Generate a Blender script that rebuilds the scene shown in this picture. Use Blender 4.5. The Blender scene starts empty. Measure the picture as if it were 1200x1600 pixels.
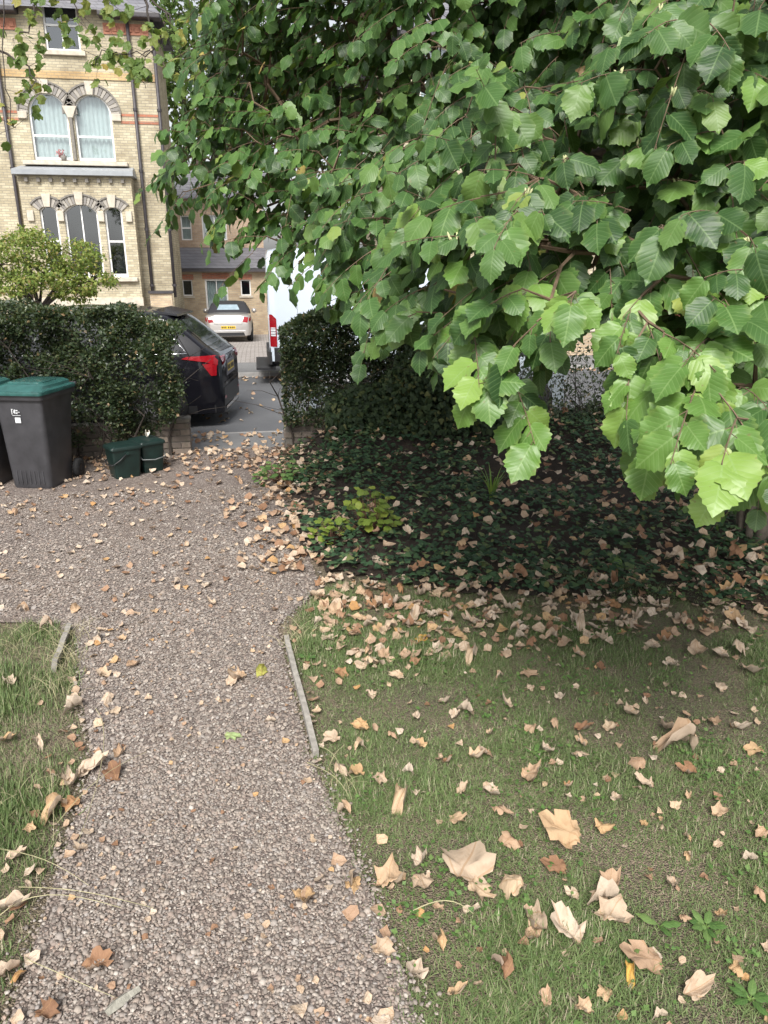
import bpy, bmesh, math, random
import numpy as np
from mathutils import Vector, Matrix, noise
from mathutils.bvhtree import BVHTree
R = math.radians
rng = np.random.default_rng(7); random.seed(7)
sc = bpy.context.scene; COL = sc.collection

# ------------------------------------------------------------------ camera
F_PX, PITCH, YAW, HC = 1150.0, R(18.5), R(9.5), 2.14
cam = bpy.data.cameras.new('camera'); cam_o = bpy.data.objects.new('camera', cam); COL.objects.link(cam_o)
cam.sensor_fit = 'VERTICAL'; cam.sensor_height = 36; cam.lens = 36 * F_PX / 1600
cam.clip_start = .05; cam.clip_end = 2000
cam_o.location = (0, 0, HC); cam_o.rotation_euler = (R(90) - PITCH, 0, -YAW)
sc.camera = cam_o
sc.render.resolution_x = 768; sc.render.resolution_y = 1024
# ------------------------------------------------------------------ sky and sun (bright overcast)
SUN_EL, SUN_AZ = R(47), R(197)          # azimuth clockwise from +Y: behind the camera, to its left
wd = bpy.data.worlds.new('World'); sc.world = wd; wd.use_nodes = True
nt = wd.node_tree; nt.nodes.clear()
sky = nt.nodes.new('ShaderNodeTexSky'); sky.sky_type = 'NISHITA'; sky.sun_disc = False
sky.sun_elevation = SUN_EL; sky.sun_rotation = SUN_AZ; sky.air_density = 1.0; sky.dust_density = 3.0; sky.ozone_density = 1.0
hs = nt.nodes.new('ShaderNodeHueSaturation'); hs.inputs['Saturation'].default_value = .22
bg = nt.nodes.new('ShaderNodeBackground'); bg.inputs['Strength'].default_value = .10
wo = nt.nodes.new('ShaderNodeOutputWorld')
nt.links.new(sky.outputs[0], hs.inputs['Color']); nt.links.new(hs.outputs[0], bg.inputs[0]); nt.links.new(bg.outputs[0], wo.inputs[0])
sl = bpy.data.lights.new('sun', 'SUN'); sl.energy = 2.3; sl.angle = R(24); sl.color = (1, .96, .9)
so = bpy.data.objects.new('sun', sl); COL.objects.link(so)
sd = Vector((math.sin(SUN_AZ) * math.cos(SUN_EL), math.cos(SUN_AZ) * math.cos(SUN_EL), math.sin(SUN_EL)))
so.rotation_euler = sd.to_track_quat('Z', 'Y').to_euler(); so.location = (0, -20, 30)
vs = sc.view_settings; vs.view_transform = 'Standard'; vs.look = 'None'; vs.exposure = 1.05; vs.gamma = 1
sc.render.engine = 'CYCLES'; sc.cycles.use_denoising = True; sc.cycles.max_bounces = 7
sc.cycles.transparent_max_bounces = 12

# ------------------------------------------------------------------ pixel helpers (photograph pixels 1200x1600)
FW = Vector((math.sin(YAW) * math.cos(PITCH), math.cos(YAW) * math.cos(PITCH), -math.sin(PITCH)))
RT = Vector((math.cos(YAW), -math.sin(YAW), 0)); UP = RT.cross(FW)
def ray(x, y): return FW + RT * ((x - 600) / F_PX) - UP * ((y - 800) / F_PX)
def gnd(x, y, z=0.0):
    d = ray(x, y); t = (z - HC) / d.z; return Vector((d.x * t, d.y * t, z))
def deep(x, y, t): return Vector((0, 0, HC)) + ray(x, y) * t
def proj(P):
    q = Vector(P) - Vector((0, 0, HC)); d = q.dot(FW)
    if d < .05: return (-9e9, -9e9, d)
    return (600 + F_PX * q.dot(RT) / d, 800 - F_PX * q.dot(UP) / d, d)

# ------------------------------------------------------------------ object helpers
def tag(o, label=None, cat=None, group=None, kind=None):
    if label: o['label'] = label
    if cat: o['category'] = cat
    if group: o['group'] = group
    if kind: o['kind'] = kind
    return o
def link(name, me, m=None, parent=None):
    o = bpy.data.objects.new(name, me); COL.objects.link(o)
    if m is not None and me is not None and not me.materials: me.materials.append(m)
    if parent is not None: o.parent = parent
    return o
def empty(name, loc=(0, 0, 0), rz=0.0):
    o = bpy.data.objects.new(name, None); COL.objects.link(o); o.location = loc; o.rotation_euler = (0, 0, rz)
    o.empty_display_size = .1
    return o
def mesh(name, V, Fs, smooth=False):
    me = bpy.data.meshes.new(name); me.from_pydata([tuple(v) for v in V], [], [tuple(f) for f in Fs]); me.update()
    if smooth: me.polygons.foreach_set('use_smooth', [True] * len(me.polygons))
    return me
class MB:
    """collects shapes and links them as one mesh object"""
    def __init__(s): s.V = []; s.F = []
    def add(s, V, Fs):
        b = len(s.V); s.V += [tuple(v) for v in V]; s.F += [tuple(i + b for i in f) for f in Fs]; return s
    def box(s, x0, x1, y0, y1, z0, z1):
        V = [(x0, y0, z0), (x1, y0, z0), (x1, y1, z0), (x0, y1, z0), (x0, y0, z1), (x1, y0, z1), (x1, y1, z1), (x0, y1, z1)]
        return s.add(V, [(0, 3, 2, 1), (4, 5, 6, 7), (0, 1, 5, 4), (1, 2, 6, 5), (2, 3, 7, 6), (3, 0, 4, 7)])
    def tube(s, pts, r, n=6, r1=None, cap=True):
        pts = [Vector(p) for p in pts]; k = len(pts); V = []; Fs = []
        ref = Vector((.31, .2, .93))
        for i, p in enumerate(pts):
            t = (pts[min(i + 1, k - 1)] - pts[max(i - 1, 0)]).normalized()
            a = t.cross(ref)
            if a.length < 1e-3: a = t.cross(Vector((1, 0, 0)))
            a.normalize(); b = t.cross(a)
            rr = r if r1 is None else r + (r1 - r) * i / max(1, k - 1)
            for j in range(n):
                an = 2 * math.pi * j / n; V.append(p + (a * math.cos(an) + b * math.sin(an)) * rr)
        for i in range(k - 1):
            for j in range(n):
                Fs.append((i * n + j, i * n + (j + 1) % n, (i + 1) * n + (j + 1) % n, (i + 1) * n + j))
        if cap: Fs.append(tuple(range(n - 1, -1, -1))); Fs.append(tuple(range((k - 1) * n, k * n)))
        return s.add(V, Fs)
    def lathe(s, prof, c=(0, 0, 0), axis='Z', n=24):
        V = []; Fs = []; k = len(prof)
        for i in range(n):
            an = 2 * math.pi * i / n
            for (r, h) in prof:
                a, b = r * math.cos(an), r * math.sin(an)
                v = (a, b, h) if axis == 'Z' else ((a, h, b) if axis == 'Y' else (h, a, b))
                V.append((v[0] + c[0], v[1] + c[1], v[2] + c[2]))
        for i in range(n):
            for j in range(k - 1):
                q = (i + 1) % n; Fs.append((i * k + j, q * k + j, q * k + j + 1, i * k + j + 1))
        return s.add(V, Fs)
    def build(s, name, m, parent=None, smooth=False, bevel=0):
        me = mesh(name, s.V, s.F, smooth)
        bm = bmesh.new(); bm.from_mesh(me); bmesh.ops.recalc_face_normals(bm, faces=bm.faces)
        if bevel: bmesh.ops.bevel(bm, geom=list(bm.edges), offset=bevel, segments=2, affect='EDGES', profile=.6)
        bm.to_mesh(me); bm.free()
        return link(name, me, m, parent)
def boxo(name, m, parent, x0, x1, y0, y1, z0, z1, bevel=0):
    return MB().box(x0, x1, y0, y1, z0, z1).build(name, m, parent, bevel=bevel)

# ---- merged meshes of many small pieces, with a random value and leaf coordinates per vertex
def np_mesh(name, V, T, rnd=None, lp=None, smooth=False):
    me = bpy.data.meshes.new(name); V = np.asarray(V, np.float32); T = np.asarray(T, np.int32)
    me.vertices.add(len(V)); me.vertices.foreach_set('co', V.ravel())
    n = len(T); me.loops.add(n * 3); me.loops.foreach_set('vertex_index', T.ravel())
    me.polygons.add(n); me.polygons.foreach_set('loop_start', np.arange(n, dtype=np.int32) * 3)
    me.polygons.foreach_set('loop_total', np.full(n, 3, np.int32))
    if smooth: me.polygons.foreach_set('use_smooth', np.ones(n, bool))
    if rnd is not None:
        a = me.attributes.new('rnd', 'FLOAT', 'POINT'); a.data.foreach_set('value', np.asarray(rnd, np.float32))
    if lp is not None:
        a = me.attributes.new('lp', 'FLOAT_VECTOR', 'POINT'); a.data.foreach_set('vector', np.asarray(lp, np.float32).ravel())
    me.update(calc_edges=True); return me
def scatter(name, temps, choice, M, P, rnd, smooth=False):
    """temps: list of (V, T, LP); M: (k,3,3) column matrices; P: (k,3)"""
    Vs, Ts, Rs, Ls = [], [], [], []; off = 0
    for ti, (V, T, LP) in enumerate(temps):
        ix = np.nonzero(choice == ti)[0]
        if not len(ix): continue
        W = np.einsum('kij,nj->kni', M[ix], V) + P[ix][:, None, :]
        k, n = len(ix), len(V)
        Vs.append(W.reshape(-1, 3)); Ts.append((T[None] + (np.arange(k) * n)[:, None, None] + off).reshape(-1, 3))
        Rs.append(np.repeat(rnd[ix], n)); Ls.append(np.tile(LP, (k, 1))); off += k * n
    return np_mesh(name, np.vstack(Vs), np.vstack(Ts), np.concatenate(Rs), np.vstack(Ls), smooth)
def frames(d, n, size):
    """matrices whose columns are side, d (length axis), normal; scaled"""
    d = d / np.linalg.norm(d, axis=1, keepdims=True)
    n = n - d * np.sum(n * d, axis=1, keepdims=True)
    n = n / np.maximum(np.linalg.norm(n, axis=1, keepdims=True), 1e-6)
    s = np.cross(d, n); M = np.stack([s, d, n], axis=2)
    return M * np.asarray(size)[:, None, None]

# ------------------------------------------------------------------ materials
MATS = {}
class N:
    def __init__(s, name):
        s.m = bpy.data.materials.new(name); s.m.use_nodes = True; s.t = s.m.node_tree; s.t.nodes.clear()
        s.out = s.t.nodes.new('ShaderNodeOutputMaterial'); MATS[name] = s.m
    def n(s, typ, inp={}, **kw):
        nd = s.t.nodes.new('ShaderNode' + typ)
        for k, v in kw.items(): setattr(nd, k, v)
        for k, v in inp.items(): s.set(nd, k, v)
        return nd
    def set(s, nd, k, v):
        sock = nd.inputs[k]
        if isinstance(v, bpy.types.Node): v = v.outputs[0]
        if isinstance(v, bpy.types.NodeSocket): s.t.links.new(v, sock)
        else:
            if sock.type == 'RGBA' and len(v) == 3: v = (*v, 1)
            sock.default_value = v
    def math(s, op, a, b=None, c=None):
        i = {0: a}
        if b is not None: i[1] = b
        if c is not None: i[2] = c
        return s.n('Math', i, operation=op)
    def mix(s, f, a, b, blend='MIX'):
        nd = s.n('Mix', data_type='RGBA', blend_type=blend)
        s.set(nd, 0, f); s.set(nd, 6, a); s.set(nd, 7, b); return nd.outputs[2]
    def ramp(s, f, stops, interp='LINEAR'):
        nd = s.n('ValToRGB', {0: f}); cr = nd.color_ramp; cr.interpolation = interp
        while len(cr.elements) < len(stops): cr.elements.new(.5)
        for e, (p, c) in zip(cr.elements, stops):
            e.position = p; e.color = (*c, 1) if len(c) == 3 else c
        return nd
    def noise(s, scale, detail=3, vec=None, rough=.55):
        nd = s.n('TexNoise', {'Scale': scale, 'Detail': detail, 'Roughness': rough})
        s.set(nd, 'Vector', vec if vec is not None else s.obj()); return nd
    def obj(s): return s.n('TexCoord').outputs['Object']
    def geo(s): return s.n('NewGeometry').outputs['Position']
    def attr(s, a): return s.n('Attribute', attribute_name=a)
    def rnd(s):
        a = s.attr('rnd').outputs['Fac']; o = s.n('ObjectInfo').outputs['Random']
        return s.math('FRACT', s.math('ADD', a, o))
    def bump(s, h, st=.3, dist=.01):
        return s.n('Bump', {'Strength': st, 'Distance': dist, 'Height': h})
    def bsdf(s, col, rough=.6, normal=None, **kw):
        b = s.n('BsdfPrincipled'); s.set(b, 'Base Color', col); s.set(b, 'Roughness', rough)
        if normal is not None: s.set(b, 'Normal', normal)
        for k, v in kw.items(): s.set(b, k.replace('_', ' '), v)
        s.t.links.new(b.outputs[0], s.out.inputs[0]); s.b = b; return b
def simple(name, col, rough=.5, var=.12, scale=18, bump=.0, **kw):
    m = N(name); nz = m.noise(scale, 4)
    lo = tuple(c * (1 - var) for c in col); hi = tuple(min(1, c * (1 + var)) for c in col)
    c = m.ramp(nz, [(.3, lo), (.7, hi)])
    nm = m.bump(nz, bump, .01) if bump else None
    m.bsdf(c, rough, nm, **kw); return m.m
def leafmat(name, stops, rough=.45, trans=.35, veins=8, spec=.4, vein_col=None, edge=None):
    m = N(name); r = m.rnd(); lp = m.attr('lp').outputs['Vector']
    sx = m.n('SeparateXYZ', {0: lp}); ax = m.math('ABSOLUTE', sx.outputs[0])
    ph = m.math('SUBTRACT', m.math('MULTIPLY', sx.outputs[1], veins), m.math('MULTIPLY', ax, veins * .75))
    w = m.math('PINGPONG', ph, .5); h = m.math('POWER', m.math('MULTIPLY', w, 2.0), .35)
    col = m.ramp(r, stops); nz = m.noise(9, 2, m.geo())
    c = m.mix(m.math('MULTIPLY', nz, .5), col.outputs[0], (.5, .5, .5), 'OVERLAY')
    line = m.math('SUBTRACT', 1.0, m.math('MINIMUM', 1.0, m.math('MULTIPLY', w, 11.0)))
    mid = m.math('LESS_THAN', ax, .018)
    vl = m.math('MULTIPLY', m.math('MAXIMUM', line, mid), .42)
    c = m.mix(vl, c, vein_col or (.25, .4, .1))
    if edge: c = m.mix(m.math('MULTIPLY', m.math('SMOOTH_MAX', m.math('SUBTRACT', m.math('MULTIPLY', ax, 3.4), 1.05), 0.0, .1), .8), c, edge)
    sp = m.noise(55, 2, m.geo(), .5); c = m.mix(m.math('MULTIPLY', m.ramp(sp, [(.70, (0, 0, 0)), (.76, (1, 1, 1))]), .55), c, (.16, .11, .045))
    b = m.bsdf(c, rough, m.bump(h, .2, .003)); m.set(b, 'Specular IOR Level', spec)
    if trans:
        tr = m.n('BsdfTranslucent', {'Color': m.mix(.35, c, (.35, .5, .05))})
        mx = m.n('MixShader', {0: trans, 1: b, 2: tr}); m.t.links.new(mx.outputs[0], m.out.inputs[0])
    return m.m
hazel_m = leafmat('hazel_leaf_green', [(0, (.02, .055, .014)), (.35, (.036, .09, .021)), (.7, (.062, .137, .031)), (.97, (.11, .2, .043)), (.99, (.2, .27, .06)), (.997, (.4, .33, .08)), (1, (.3, .18, .08))], .45, .2, 8, .45, (.19, .3, .11), (.2, .28, .075))  # greens taken down so the colour carries the canopy's shade
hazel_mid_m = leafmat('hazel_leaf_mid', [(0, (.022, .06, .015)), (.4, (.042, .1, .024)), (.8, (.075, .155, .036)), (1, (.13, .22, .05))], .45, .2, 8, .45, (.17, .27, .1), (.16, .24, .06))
hazel_near_m = leafmat('hazel_leaf_lit', [(0, (.06, .135, .028)), (.35, (.095, .195, .038)), (.7, (.14, .26, .05)), (.97, (.21, .33, .065)), (1, (.29, .34, .075))], .42, .22, 8, .5, (.24, .36, .13), (.26, .34, .09))  # yellower leaf green; stronger light on low near sprays put into the colour
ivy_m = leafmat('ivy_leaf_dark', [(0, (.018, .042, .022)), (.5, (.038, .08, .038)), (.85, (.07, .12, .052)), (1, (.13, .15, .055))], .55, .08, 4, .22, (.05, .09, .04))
bank_m = leafmat('climbing_ivy_leaf', [(0, (.01, .02, .009)), (.5, (.02, .036, .014)), (.85, (.035, .055, .02)), (1, (.09, .09, .03))], .6, .05, 4, .2, (.04, .06, .025))  # darker copy of the ivy leaf; shade under the hazel put into colour
hedge_m = leafmat('hedge_leaf_dark', [(0, (.015, .026, .013)), (.45, (.028, .046, .022)), (.75, (.05, .072, .033)), (.95, (.1, .115, .055)), (1, (.28, .18, .1))], .42, .15, 3, .5, (.06, .1, .04))
acer_m = leafmat('acer_leaf_yellow_green', [(0, (.09, .15, .03)), (.5, (.2, .25, .06)), (.85, (.33, .35, .1)), (1, (.4, .28, .12))], .55, .35, 4, .3)
syc_m = leafmat('sycamore_leaf_green', [(0, (.07, .12, .03)), (.6, (.12, .18, .05)), (.9, (.22, .24, .06)), (1, (.4, .28, .08))], .5, .35, 5, .3)
weed_m = leafmat('weed_leaf_green', [(0, (.06, .125, .035)), (.6, (.09, .175, .05)), (1, (.15, .23, .075))], .5, .25, 5, .35)
lime_m = leafmat('lime_shrub_leaf', [(0, (.12, .17, .03)), (.6, (.18, .25, .04)), (1, (.26, .3, .05))], .5, .25, 5, .3)
bgtree_m = leafmat('far_tree_leaf', [(0, (.04, .08, .025)), (.6, (.07, .12, .035)), (1, (.14, .18, .05))], .55, .3, 3, .3)
def grassmat():
    m = N('grass_blade'); r = m.rnd()
    c = m.ramp(r, [(0, (.08, .135, .042)), (.35, (.15, .22, .075)), (.62, (.23, .295, .12)), (.72, (.3, .28, .17)), (.85, (.38, .33, .22)), (1, (.52, .46, .34))])
    b = m.bsdf(c, .6); tr = m.n('BsdfTranslucent', {'Color': c.outputs[0]})
    mx = m.n('MixShader', {0: .25, 1: b, 2: tr}); m.t.links.new(mx.outputs[0], m.out.inputs[0]); return m.m
grass_m = grassmat()
def dryleaf(name, stops):
    m = N(name); r = m.rnd(); lp = m.attr('lp').outputs['Vector']
    sx = m.n('SeparateXYZ', {0: lp}); ax = m.math('ABSOLUTE', sx.outputs[0])
    d45 = m.math('ABSOLUTE', m.math('SUBTRACT', m.math('MULTIPLY', ax, .72), m.math('MULTIPLY', sx.outputs[1], .69)))
    d = m.math('MINIMUM', ax, d45)
    vein = m.math('LESS_THAN', d, .016)
    fine = m.noise(14, 3, lp)
    c = m.ramp(r, stops, 'LINEAR').outputs[0]
    nz = m.noise(4, 4, m.n('VectorMath', {0: lp, 1: m.n('CombineXYZ', {0: m.math('MULTIPLY', r, 37.0), 1: 0.0, 2: 0.0})}, operation='ADD'))
    c = m.mix(m.math('MULTIPLY', m.ramp(nz, [(.5, (0, 0, 0)), (.72, (1, 1, 1))]), .42), c, (.27, .15, .085))
    c = m.mix(m.math('MULTIPLY', vein, .5), c, (.34, .2, .1))
    bk = m.n('NewGeometry').outputs['Backfacing']
    c = m.mix(m.math('MULTIPLY', bk, .55), c, (.52, .44, .36))
    h = m.math('ADD', m.math('MULTIPLY', fine, .5), vein)
    b = m.bsdf(c, .75, m.bump(m.math('ADD', h, m.math('MULTIPLY', nz, 2.0)), .5, .006)); m.set(b, 'Specular IOR Level', .25)
    tr = m.n('BsdfTranslucent', {'Color': c}); mx = m.n('MixShader', {0: .12, 1: b, 2: tr}); m.t.links.new(mx.outputs[0], m.out.inputs[0])
    return m.m
cream_m = dryleaf('cream_leaf', [(0, (.46, .35, .25)), (.6, (.56, .46, .36)), (1, (.52, .39, .26))])
tan_m = dryleaf('tan_leaf', [(0, (.4, .27, .18)), (.5, (.5, .36, .24)), (1, (.5, .33, .17))])
brown_m = dryleaf('brown_leaf', [(0, (.2, .11, .065)), (.5, (.3, .17, .1)), (1, (.36, .2, .1))])
dry_m = dryleaf('dry_leaf', [(0, (.2, .11, .065)), (.12, (.32, .19, .12)), (.3, (.42, .29, .2)), (.55, (.5, .38, .27)), (.88, (.6, .5, .4)), (.96, (.5, .33, .17)), (1, (.45, .25, .1))])
green_m = dryleaf('fresh_fallen_leaf', [(0, (.3, .4, .18)), (1, (.35, .45, .2))])
gold_m = dryleaf('golden_leaf', [(0, (.55, .32, .08)), (1, (.58, .38, .1))])
olive_m = dryleaf('olive_leaf', [(0, (.28, .3, .06)), (1, (.33, .33, .08))])
def gravelmat():
    m = N('gravel_pebble'); r = m.rnd(); nz = m.noise(160, 3, m.geo())
    c = m.ramp(r, [(0, (.14, .118, .105)), (.14, (.2, .17, .15)), (.3, (.25, .21, .188)), (.42, (.27, .205, .175)), (.56, (.3, .24, .2)), (.7, (.3, .275, .265)), (.83, (.35, .295, .25)), (.93, (.41, .36, .32)), (.985, (.52, .48, .44)), (1, (.36, .2, .13))])
    c = m.mix(m.math('MULTIPLY', nz, .5), c.outputs[0], (.5, .5, .5), 'OVERLAY')
    c = m.mix(1.0, m.mix(.25, c, (.255, .22, .195)), (.97, .975, .96), 'MULTIPLY'); m.bsdf(c, .8, m.bump(nz, .15, .003)); return m.m
gravel_m = gravelmat()
def gravelbed():
    m = N('gravel_bed'); g = m.geo()
    v = m.n('TexVoronoi', {'Scale': 62.0, 'Vector': g}); v2 = m.n('TexVoronoi', {'Scale': 62.0, 'Vector': g}, feature='DISTANCE_TO_EDGE')
    s = m.n('SeparateColor', {0: v.outputs['Color']})
    c = m.ramp(s.outputs[0], [(0, (.16, .13, .115)), (.3, (.23, .185, .165)), (.6, (.28, .225, .195)), (.85, (.34, .285, .25)), (1, (.43, .38, .34))])
    d = m.ramp(v2, [(0, (.5, .5, .5)), (.25, (1, 1, 1))])
    c = m.mix(1.0, c.outputs[0], d.outputs[0], 'MULTIPLY')
    big = m.noise(1.3, 5, g); c = m.mix(m.ramp(big, [(.45, (0, 0, 0)), (.75, (.45, .45, .45))]).outputs[0], c, (.2, .15, .115))
    m.bsdf(c, .8, m.bump(d, .8, .012)); return m.m
gravelbed_m = gravelbed()
def soilmat(name, a, b, c3, sc_=3.0):
    m = N(name); g = m.geo(); n1 = m.noise(sc_, 6, g); n2 = m.noise(90, 5, g, .7)
    c = m.ramp(n1, [(.3, a), (.55, b), (.75, c3)]).outputs[0]
    c = m.mix(.6, c, m.ramp(n2, [(.25, (.25, .25, .25)), (.75, (.8, .8, .8))]).outputs[0], 'OVERLAY')
    vz = m.n('TexVoronoi', {'Scale': 140.0, 'Vector': g}); c = m.mix(.5, c, m.ramp(vz.outputs['Color'], [(.2, (.3, .3, .3)), (.8, (.75, .75, .75))]).outputs[0], 'OVERLAY')
    m.bsdf(c, .95, m.bump(m.math('SUBTRACT', n2, m.math('MULTIPLY', vz.outputs[0], 1.2)), .9, .02)); return m.m
soil_m = soilmat('lawn_soil', (.15, .135, .085), (.24, .19, .135), (.33, .26, .195), 2.2)
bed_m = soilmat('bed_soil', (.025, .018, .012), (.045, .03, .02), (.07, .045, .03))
ground_m = soilmat('far_ground', (.08, .09, .05), (.1, .1, .06), (.13, .12, .09))
def asphalt(name, lo, hi):
    m = N(name); g = m.geo(); n1 = m.noise(1.2, 4, g); n2 = m.noise(140, 3, g, .7)
    c = m.ramp(n1, [(.3, lo), (.7, hi)]).outputs[0]
    c = m.mix(.4, c, m.ramp(n2, [(.3, (.3, .3, .3)), (.7, (.72, .72, .72))]).outputs[0], 'OVERLAY')
    m.bsdf(c, .8, m.bump(n2, .4, .006)); return m.m
road_m = asphalt('road_asphalt', (.085, .088, .095), (.12, .123, .13))
pave_m = asphalt('pavement_asphalt', (.14, .14, .142), (.19, .19, .19))
kerb_m = simple('kerb_stone', (.3, .29, .28), .8, .15, 9, .2)
def blockpave():
    m = N('block_paving'); g = m.geo()
    b = m.n('TexBrick', {'Vector': g, 'Scale': 1.0, 'Color1': (.3, .27, .255, 1), 'Color2': (.38, .35, .33, 1), 'Mortar': (.16, .145, .13, 1), 'Mortar Size': .012, 'Brick Width': .22, 'Row Height': .11})
    n1 = m.noise(.7, 4, g); c = m.mix(.25, b.outputs[0], m.ramp(n1, [(.3, (.3, .3, .3)), (.7, (.7, .7, .7))]).outputs[0], 'OVERLAY')
    m.bsdf(c, .85, m.bump(m.math('SUBTRACT', 1.0, b.outputs[1]), .5, .01)); return m.m
block_m = blockpave()
def brickmat(name, c1, c2, mortar, axis='X', var=.6):
    m = N(name); s = m.n('SeparateXYZ', {0: m.geo()})
    v = m.n('CombineXYZ', {0: m.math('ADD', s.outputs[0], s.outputs[1]), 1: s.outputs[2], 2: 0.0})
    b = m.n('TexBrick', {'Vector': v, 'Scale': 1.0, 'Color1': (*c1, 1), 'Color2': (*c2, 1), 'Mortar': (*mortar, 1), 'Mortar Size': .007, 'Mortar Smooth': .25, 'Bias': -.1, 'Brick Width': .225, 'Row Height': .078}, offset=.5)
    n1 = m.noise(1.1, 5, m.geo()); n2 = m.noise(30, 3, m.geo())
    c = m.mix(var, b.outputs[0], m.ramp(n1, [(.3, (.32, .3, .29)), (.7, (.7, .7, .7))]).outputs[0], 'OVERLAY')
    c = m.mix(.3, c, m.ramp(n2, [(.3, (.35, .35, .35)), (.7, (.68, .68, .68))]).outputs[0], 'OVERLAY')
    m.bsdf(c, .9, m.bump(m.math('SUBTRACT', 1.0, b.outputs[1]), .6, .012)); return m.m
stock_m = brickmat('yellow_stock_brick', (.49, .44, .315), (.34, .295, .2), (.27, .25, .21))
stock2_m = brickmat('brown_stock_brick', (.5, .4, .27), (.38, .29, .2), (.38, .34, .28))
redb_m = brickmat('red_brick', (.42, .17, .1), (.33, .13, .08), (.3, .24, .2))
buffb_m = brickmat('buff_brick', (.5, .36, .19), (.42, .29, .14), (.3, .25, .18))
terra_m = simple('terracotta', (.45, .2, .13), .8, .2, 12, .3)
def slate():
    m = N('slate_roof'); s = m.n('SeparateXYZ', {0: m.geo()})
    v = m.n('CombineXYZ', {0: m.math('ADD', s.outputs[0], s.outputs[1]), 1: s.outputs[2], 2: 0.0})
    b = m.n('TexBrick', {'Vector': v, 'Scale': 1.0, 'Color1': (.14, .14, .16, 1), 'Color2': (.19, .19, .21, 1), 'Mortar': (.07, .07, .08, 1), 'Mortar Size': .006, 'Brick Width': .3, 'Row Height': .12})
    m.bsdf(b.outputs[0], .6, m.bump(m.math('SUBTRACT', 1.0, b.outputs[1]), .6, .01)); return m.m
slate_m = slate()
stone_m = simple('pale_stone', (.52, .47, .39), .85, .18, 7, .2)
grey_arch_m = simple('grey_arch_brick', (.24, .225, .21), .85, .2, 30, .2)
grey_arch2_m = simple('light_arch_brick', (.36, .335, .3), .85, .2, 30, .2)
lead_m = simple('lead_sheet', (.3, .32, .34), .5, .12, 5)
white_m = simple('white_paint', (.78, .78, .77), .45, .05, 10)
pipe_m = simple('dark_pipe_paint', (.05, .045, .05), .5, .2, 10)
curtain_m = simple('pale_curtain', (.6, .66, .66), .9, .08, 6)
dark_m = simple('dark_interior', (.02, .02, .024), .8, .2, 3)
black_m = simple('black_plastic', (.018, .018, .02), .5, .2, 20)
def glassmat(name='window_glass', tint=(.75, .8, .8), gl=.28):
    m = N(name); t = m.n('BsdfTransparent', {'Color': tint}); g = m.n('BsdfGlossy', {'Color': (.9, .95, 1), 'Roughness': .03})
    mx = m.n('MixShader', {0: gl, 1: t, 2: g}); m.t.links.new(mx.outputs[0], m.out.inputs[0]); return m.m
glass_m = glassmat(); glass_m = glassmat('window_glass', (.7, .75, .75), .13)
def carpaint(name, col, metal=.3, rough=.3, coat=1.0):
    m = N(name); nz = m.noise(400, 2); c = m.mix(m.math('MULTIPLY', nz, .25), col, tuple(min(1, x * 1.6) for x in col))
    b = m.bsdf(c, rough, Metallic=metal); m.set(b, 'Coat Weight', coat); m.set(b, 'Coat Roughness', .06); m.set(b, 'Specular IOR Level', .5 if coat == 1 else .05); return m.m
suv_m = carpaint('midnight_blue_paint', (.006, .006, .009), .0, .4, .75)
silver_m = carpaint('silver_paint', (.5, .48, .46), .6, .35)
vanw_m = carpaint('white_van_paint', (.5, .56, .64), 0, .4)
pale_m = carpaint('pale_blue_silver_paint', (.42, .48, .52), .5, .35)
cargl_m = simple('car_glass', (.012, .014, .016), .06, .2, 3)
chrome_m = simple('chrome', (.75, .75, .76), .18, .03, 5, Metallic=1.0)
tyre_m = simple('tyre_rubber', (.016, .016, .017), .85, .25, 40)
rim_m = simple('wheel_alloy', (.4, .4, .42), .35, .1, 8, Metallic=.8)
red_m = simple('red_lamp_lens', (.26, .008, .014), .12, .15, 30)
clear_m = simple('clear_lamp_lens', (.62, .62, .64), .1, .15, 30)
yplate_m = simple('yellow_plate', (.72, .5, .06), .4, .05, 9)
ink_m = simple('black_ink', (.012, .012, .012), .5, .1, 9)
fabric_m = simple('soft_top_fabric', (.025, .025, .03), .85, .2, 60, .2)
bin_m = simple('charcoal_bin_plastic', (.043, .043, .048), .45, .25, 7, .03)
lid_m = simple('green_lid_plastic', (.03, .1, .092), .22, .25, 9, .03)
caddy_m = simple('dark_green_caddy_plastic', (.007, .021, .018), .45, .3, 9, .03)
sticker_m = simple('white_sticker', (.7, .72, .74), .5, .06, 40)
blue_m = simple('blue_vinyl', (.08, .3, .55), .4, .05, 9)
bark_m = simple('grey_bark', (.12, .1, .08), .9, .35, 20, .6)
twig_m = simple('brown_twig', (.14, .095, .06), .8, .3, 30, .3)
dkbark_m = simple('dark_twig', (.045, .036, .03), .85, .3, 30, .3)
wood_m = simple('weathered_timber', (.3, .28, .25), .85, .25, 26, .5)
catkin_m = simple('pale_catkin', (.5, .52, .27), .7, .12, 60, .3)
def wallbrick():
    m = N('old_wall_brick'); r = m.n('ObjectInfo').outputs['Random']; nz = m.noise(14, 5, m.geo())
    c = m.ramp(r, [(0, (.1, .085, .075)), (.5, (.16, .13, .11)), (1, (.21, .17, .14))]).outputs[0]
    c = m.mix(m.ramp(nz, [(.5, (0, 0, 0)), (.75, (.6, .6, .6))]).outputs[0], c, (.06, .075, .04))
    m.bsdf(c, .95, m.bump(nz, .6, .012)); return m.m
wbrick_m = wallbrick()
mortar_m = simple('old_mortar', (.13, .12, .105), .95, .2, 20, .4)

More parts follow.
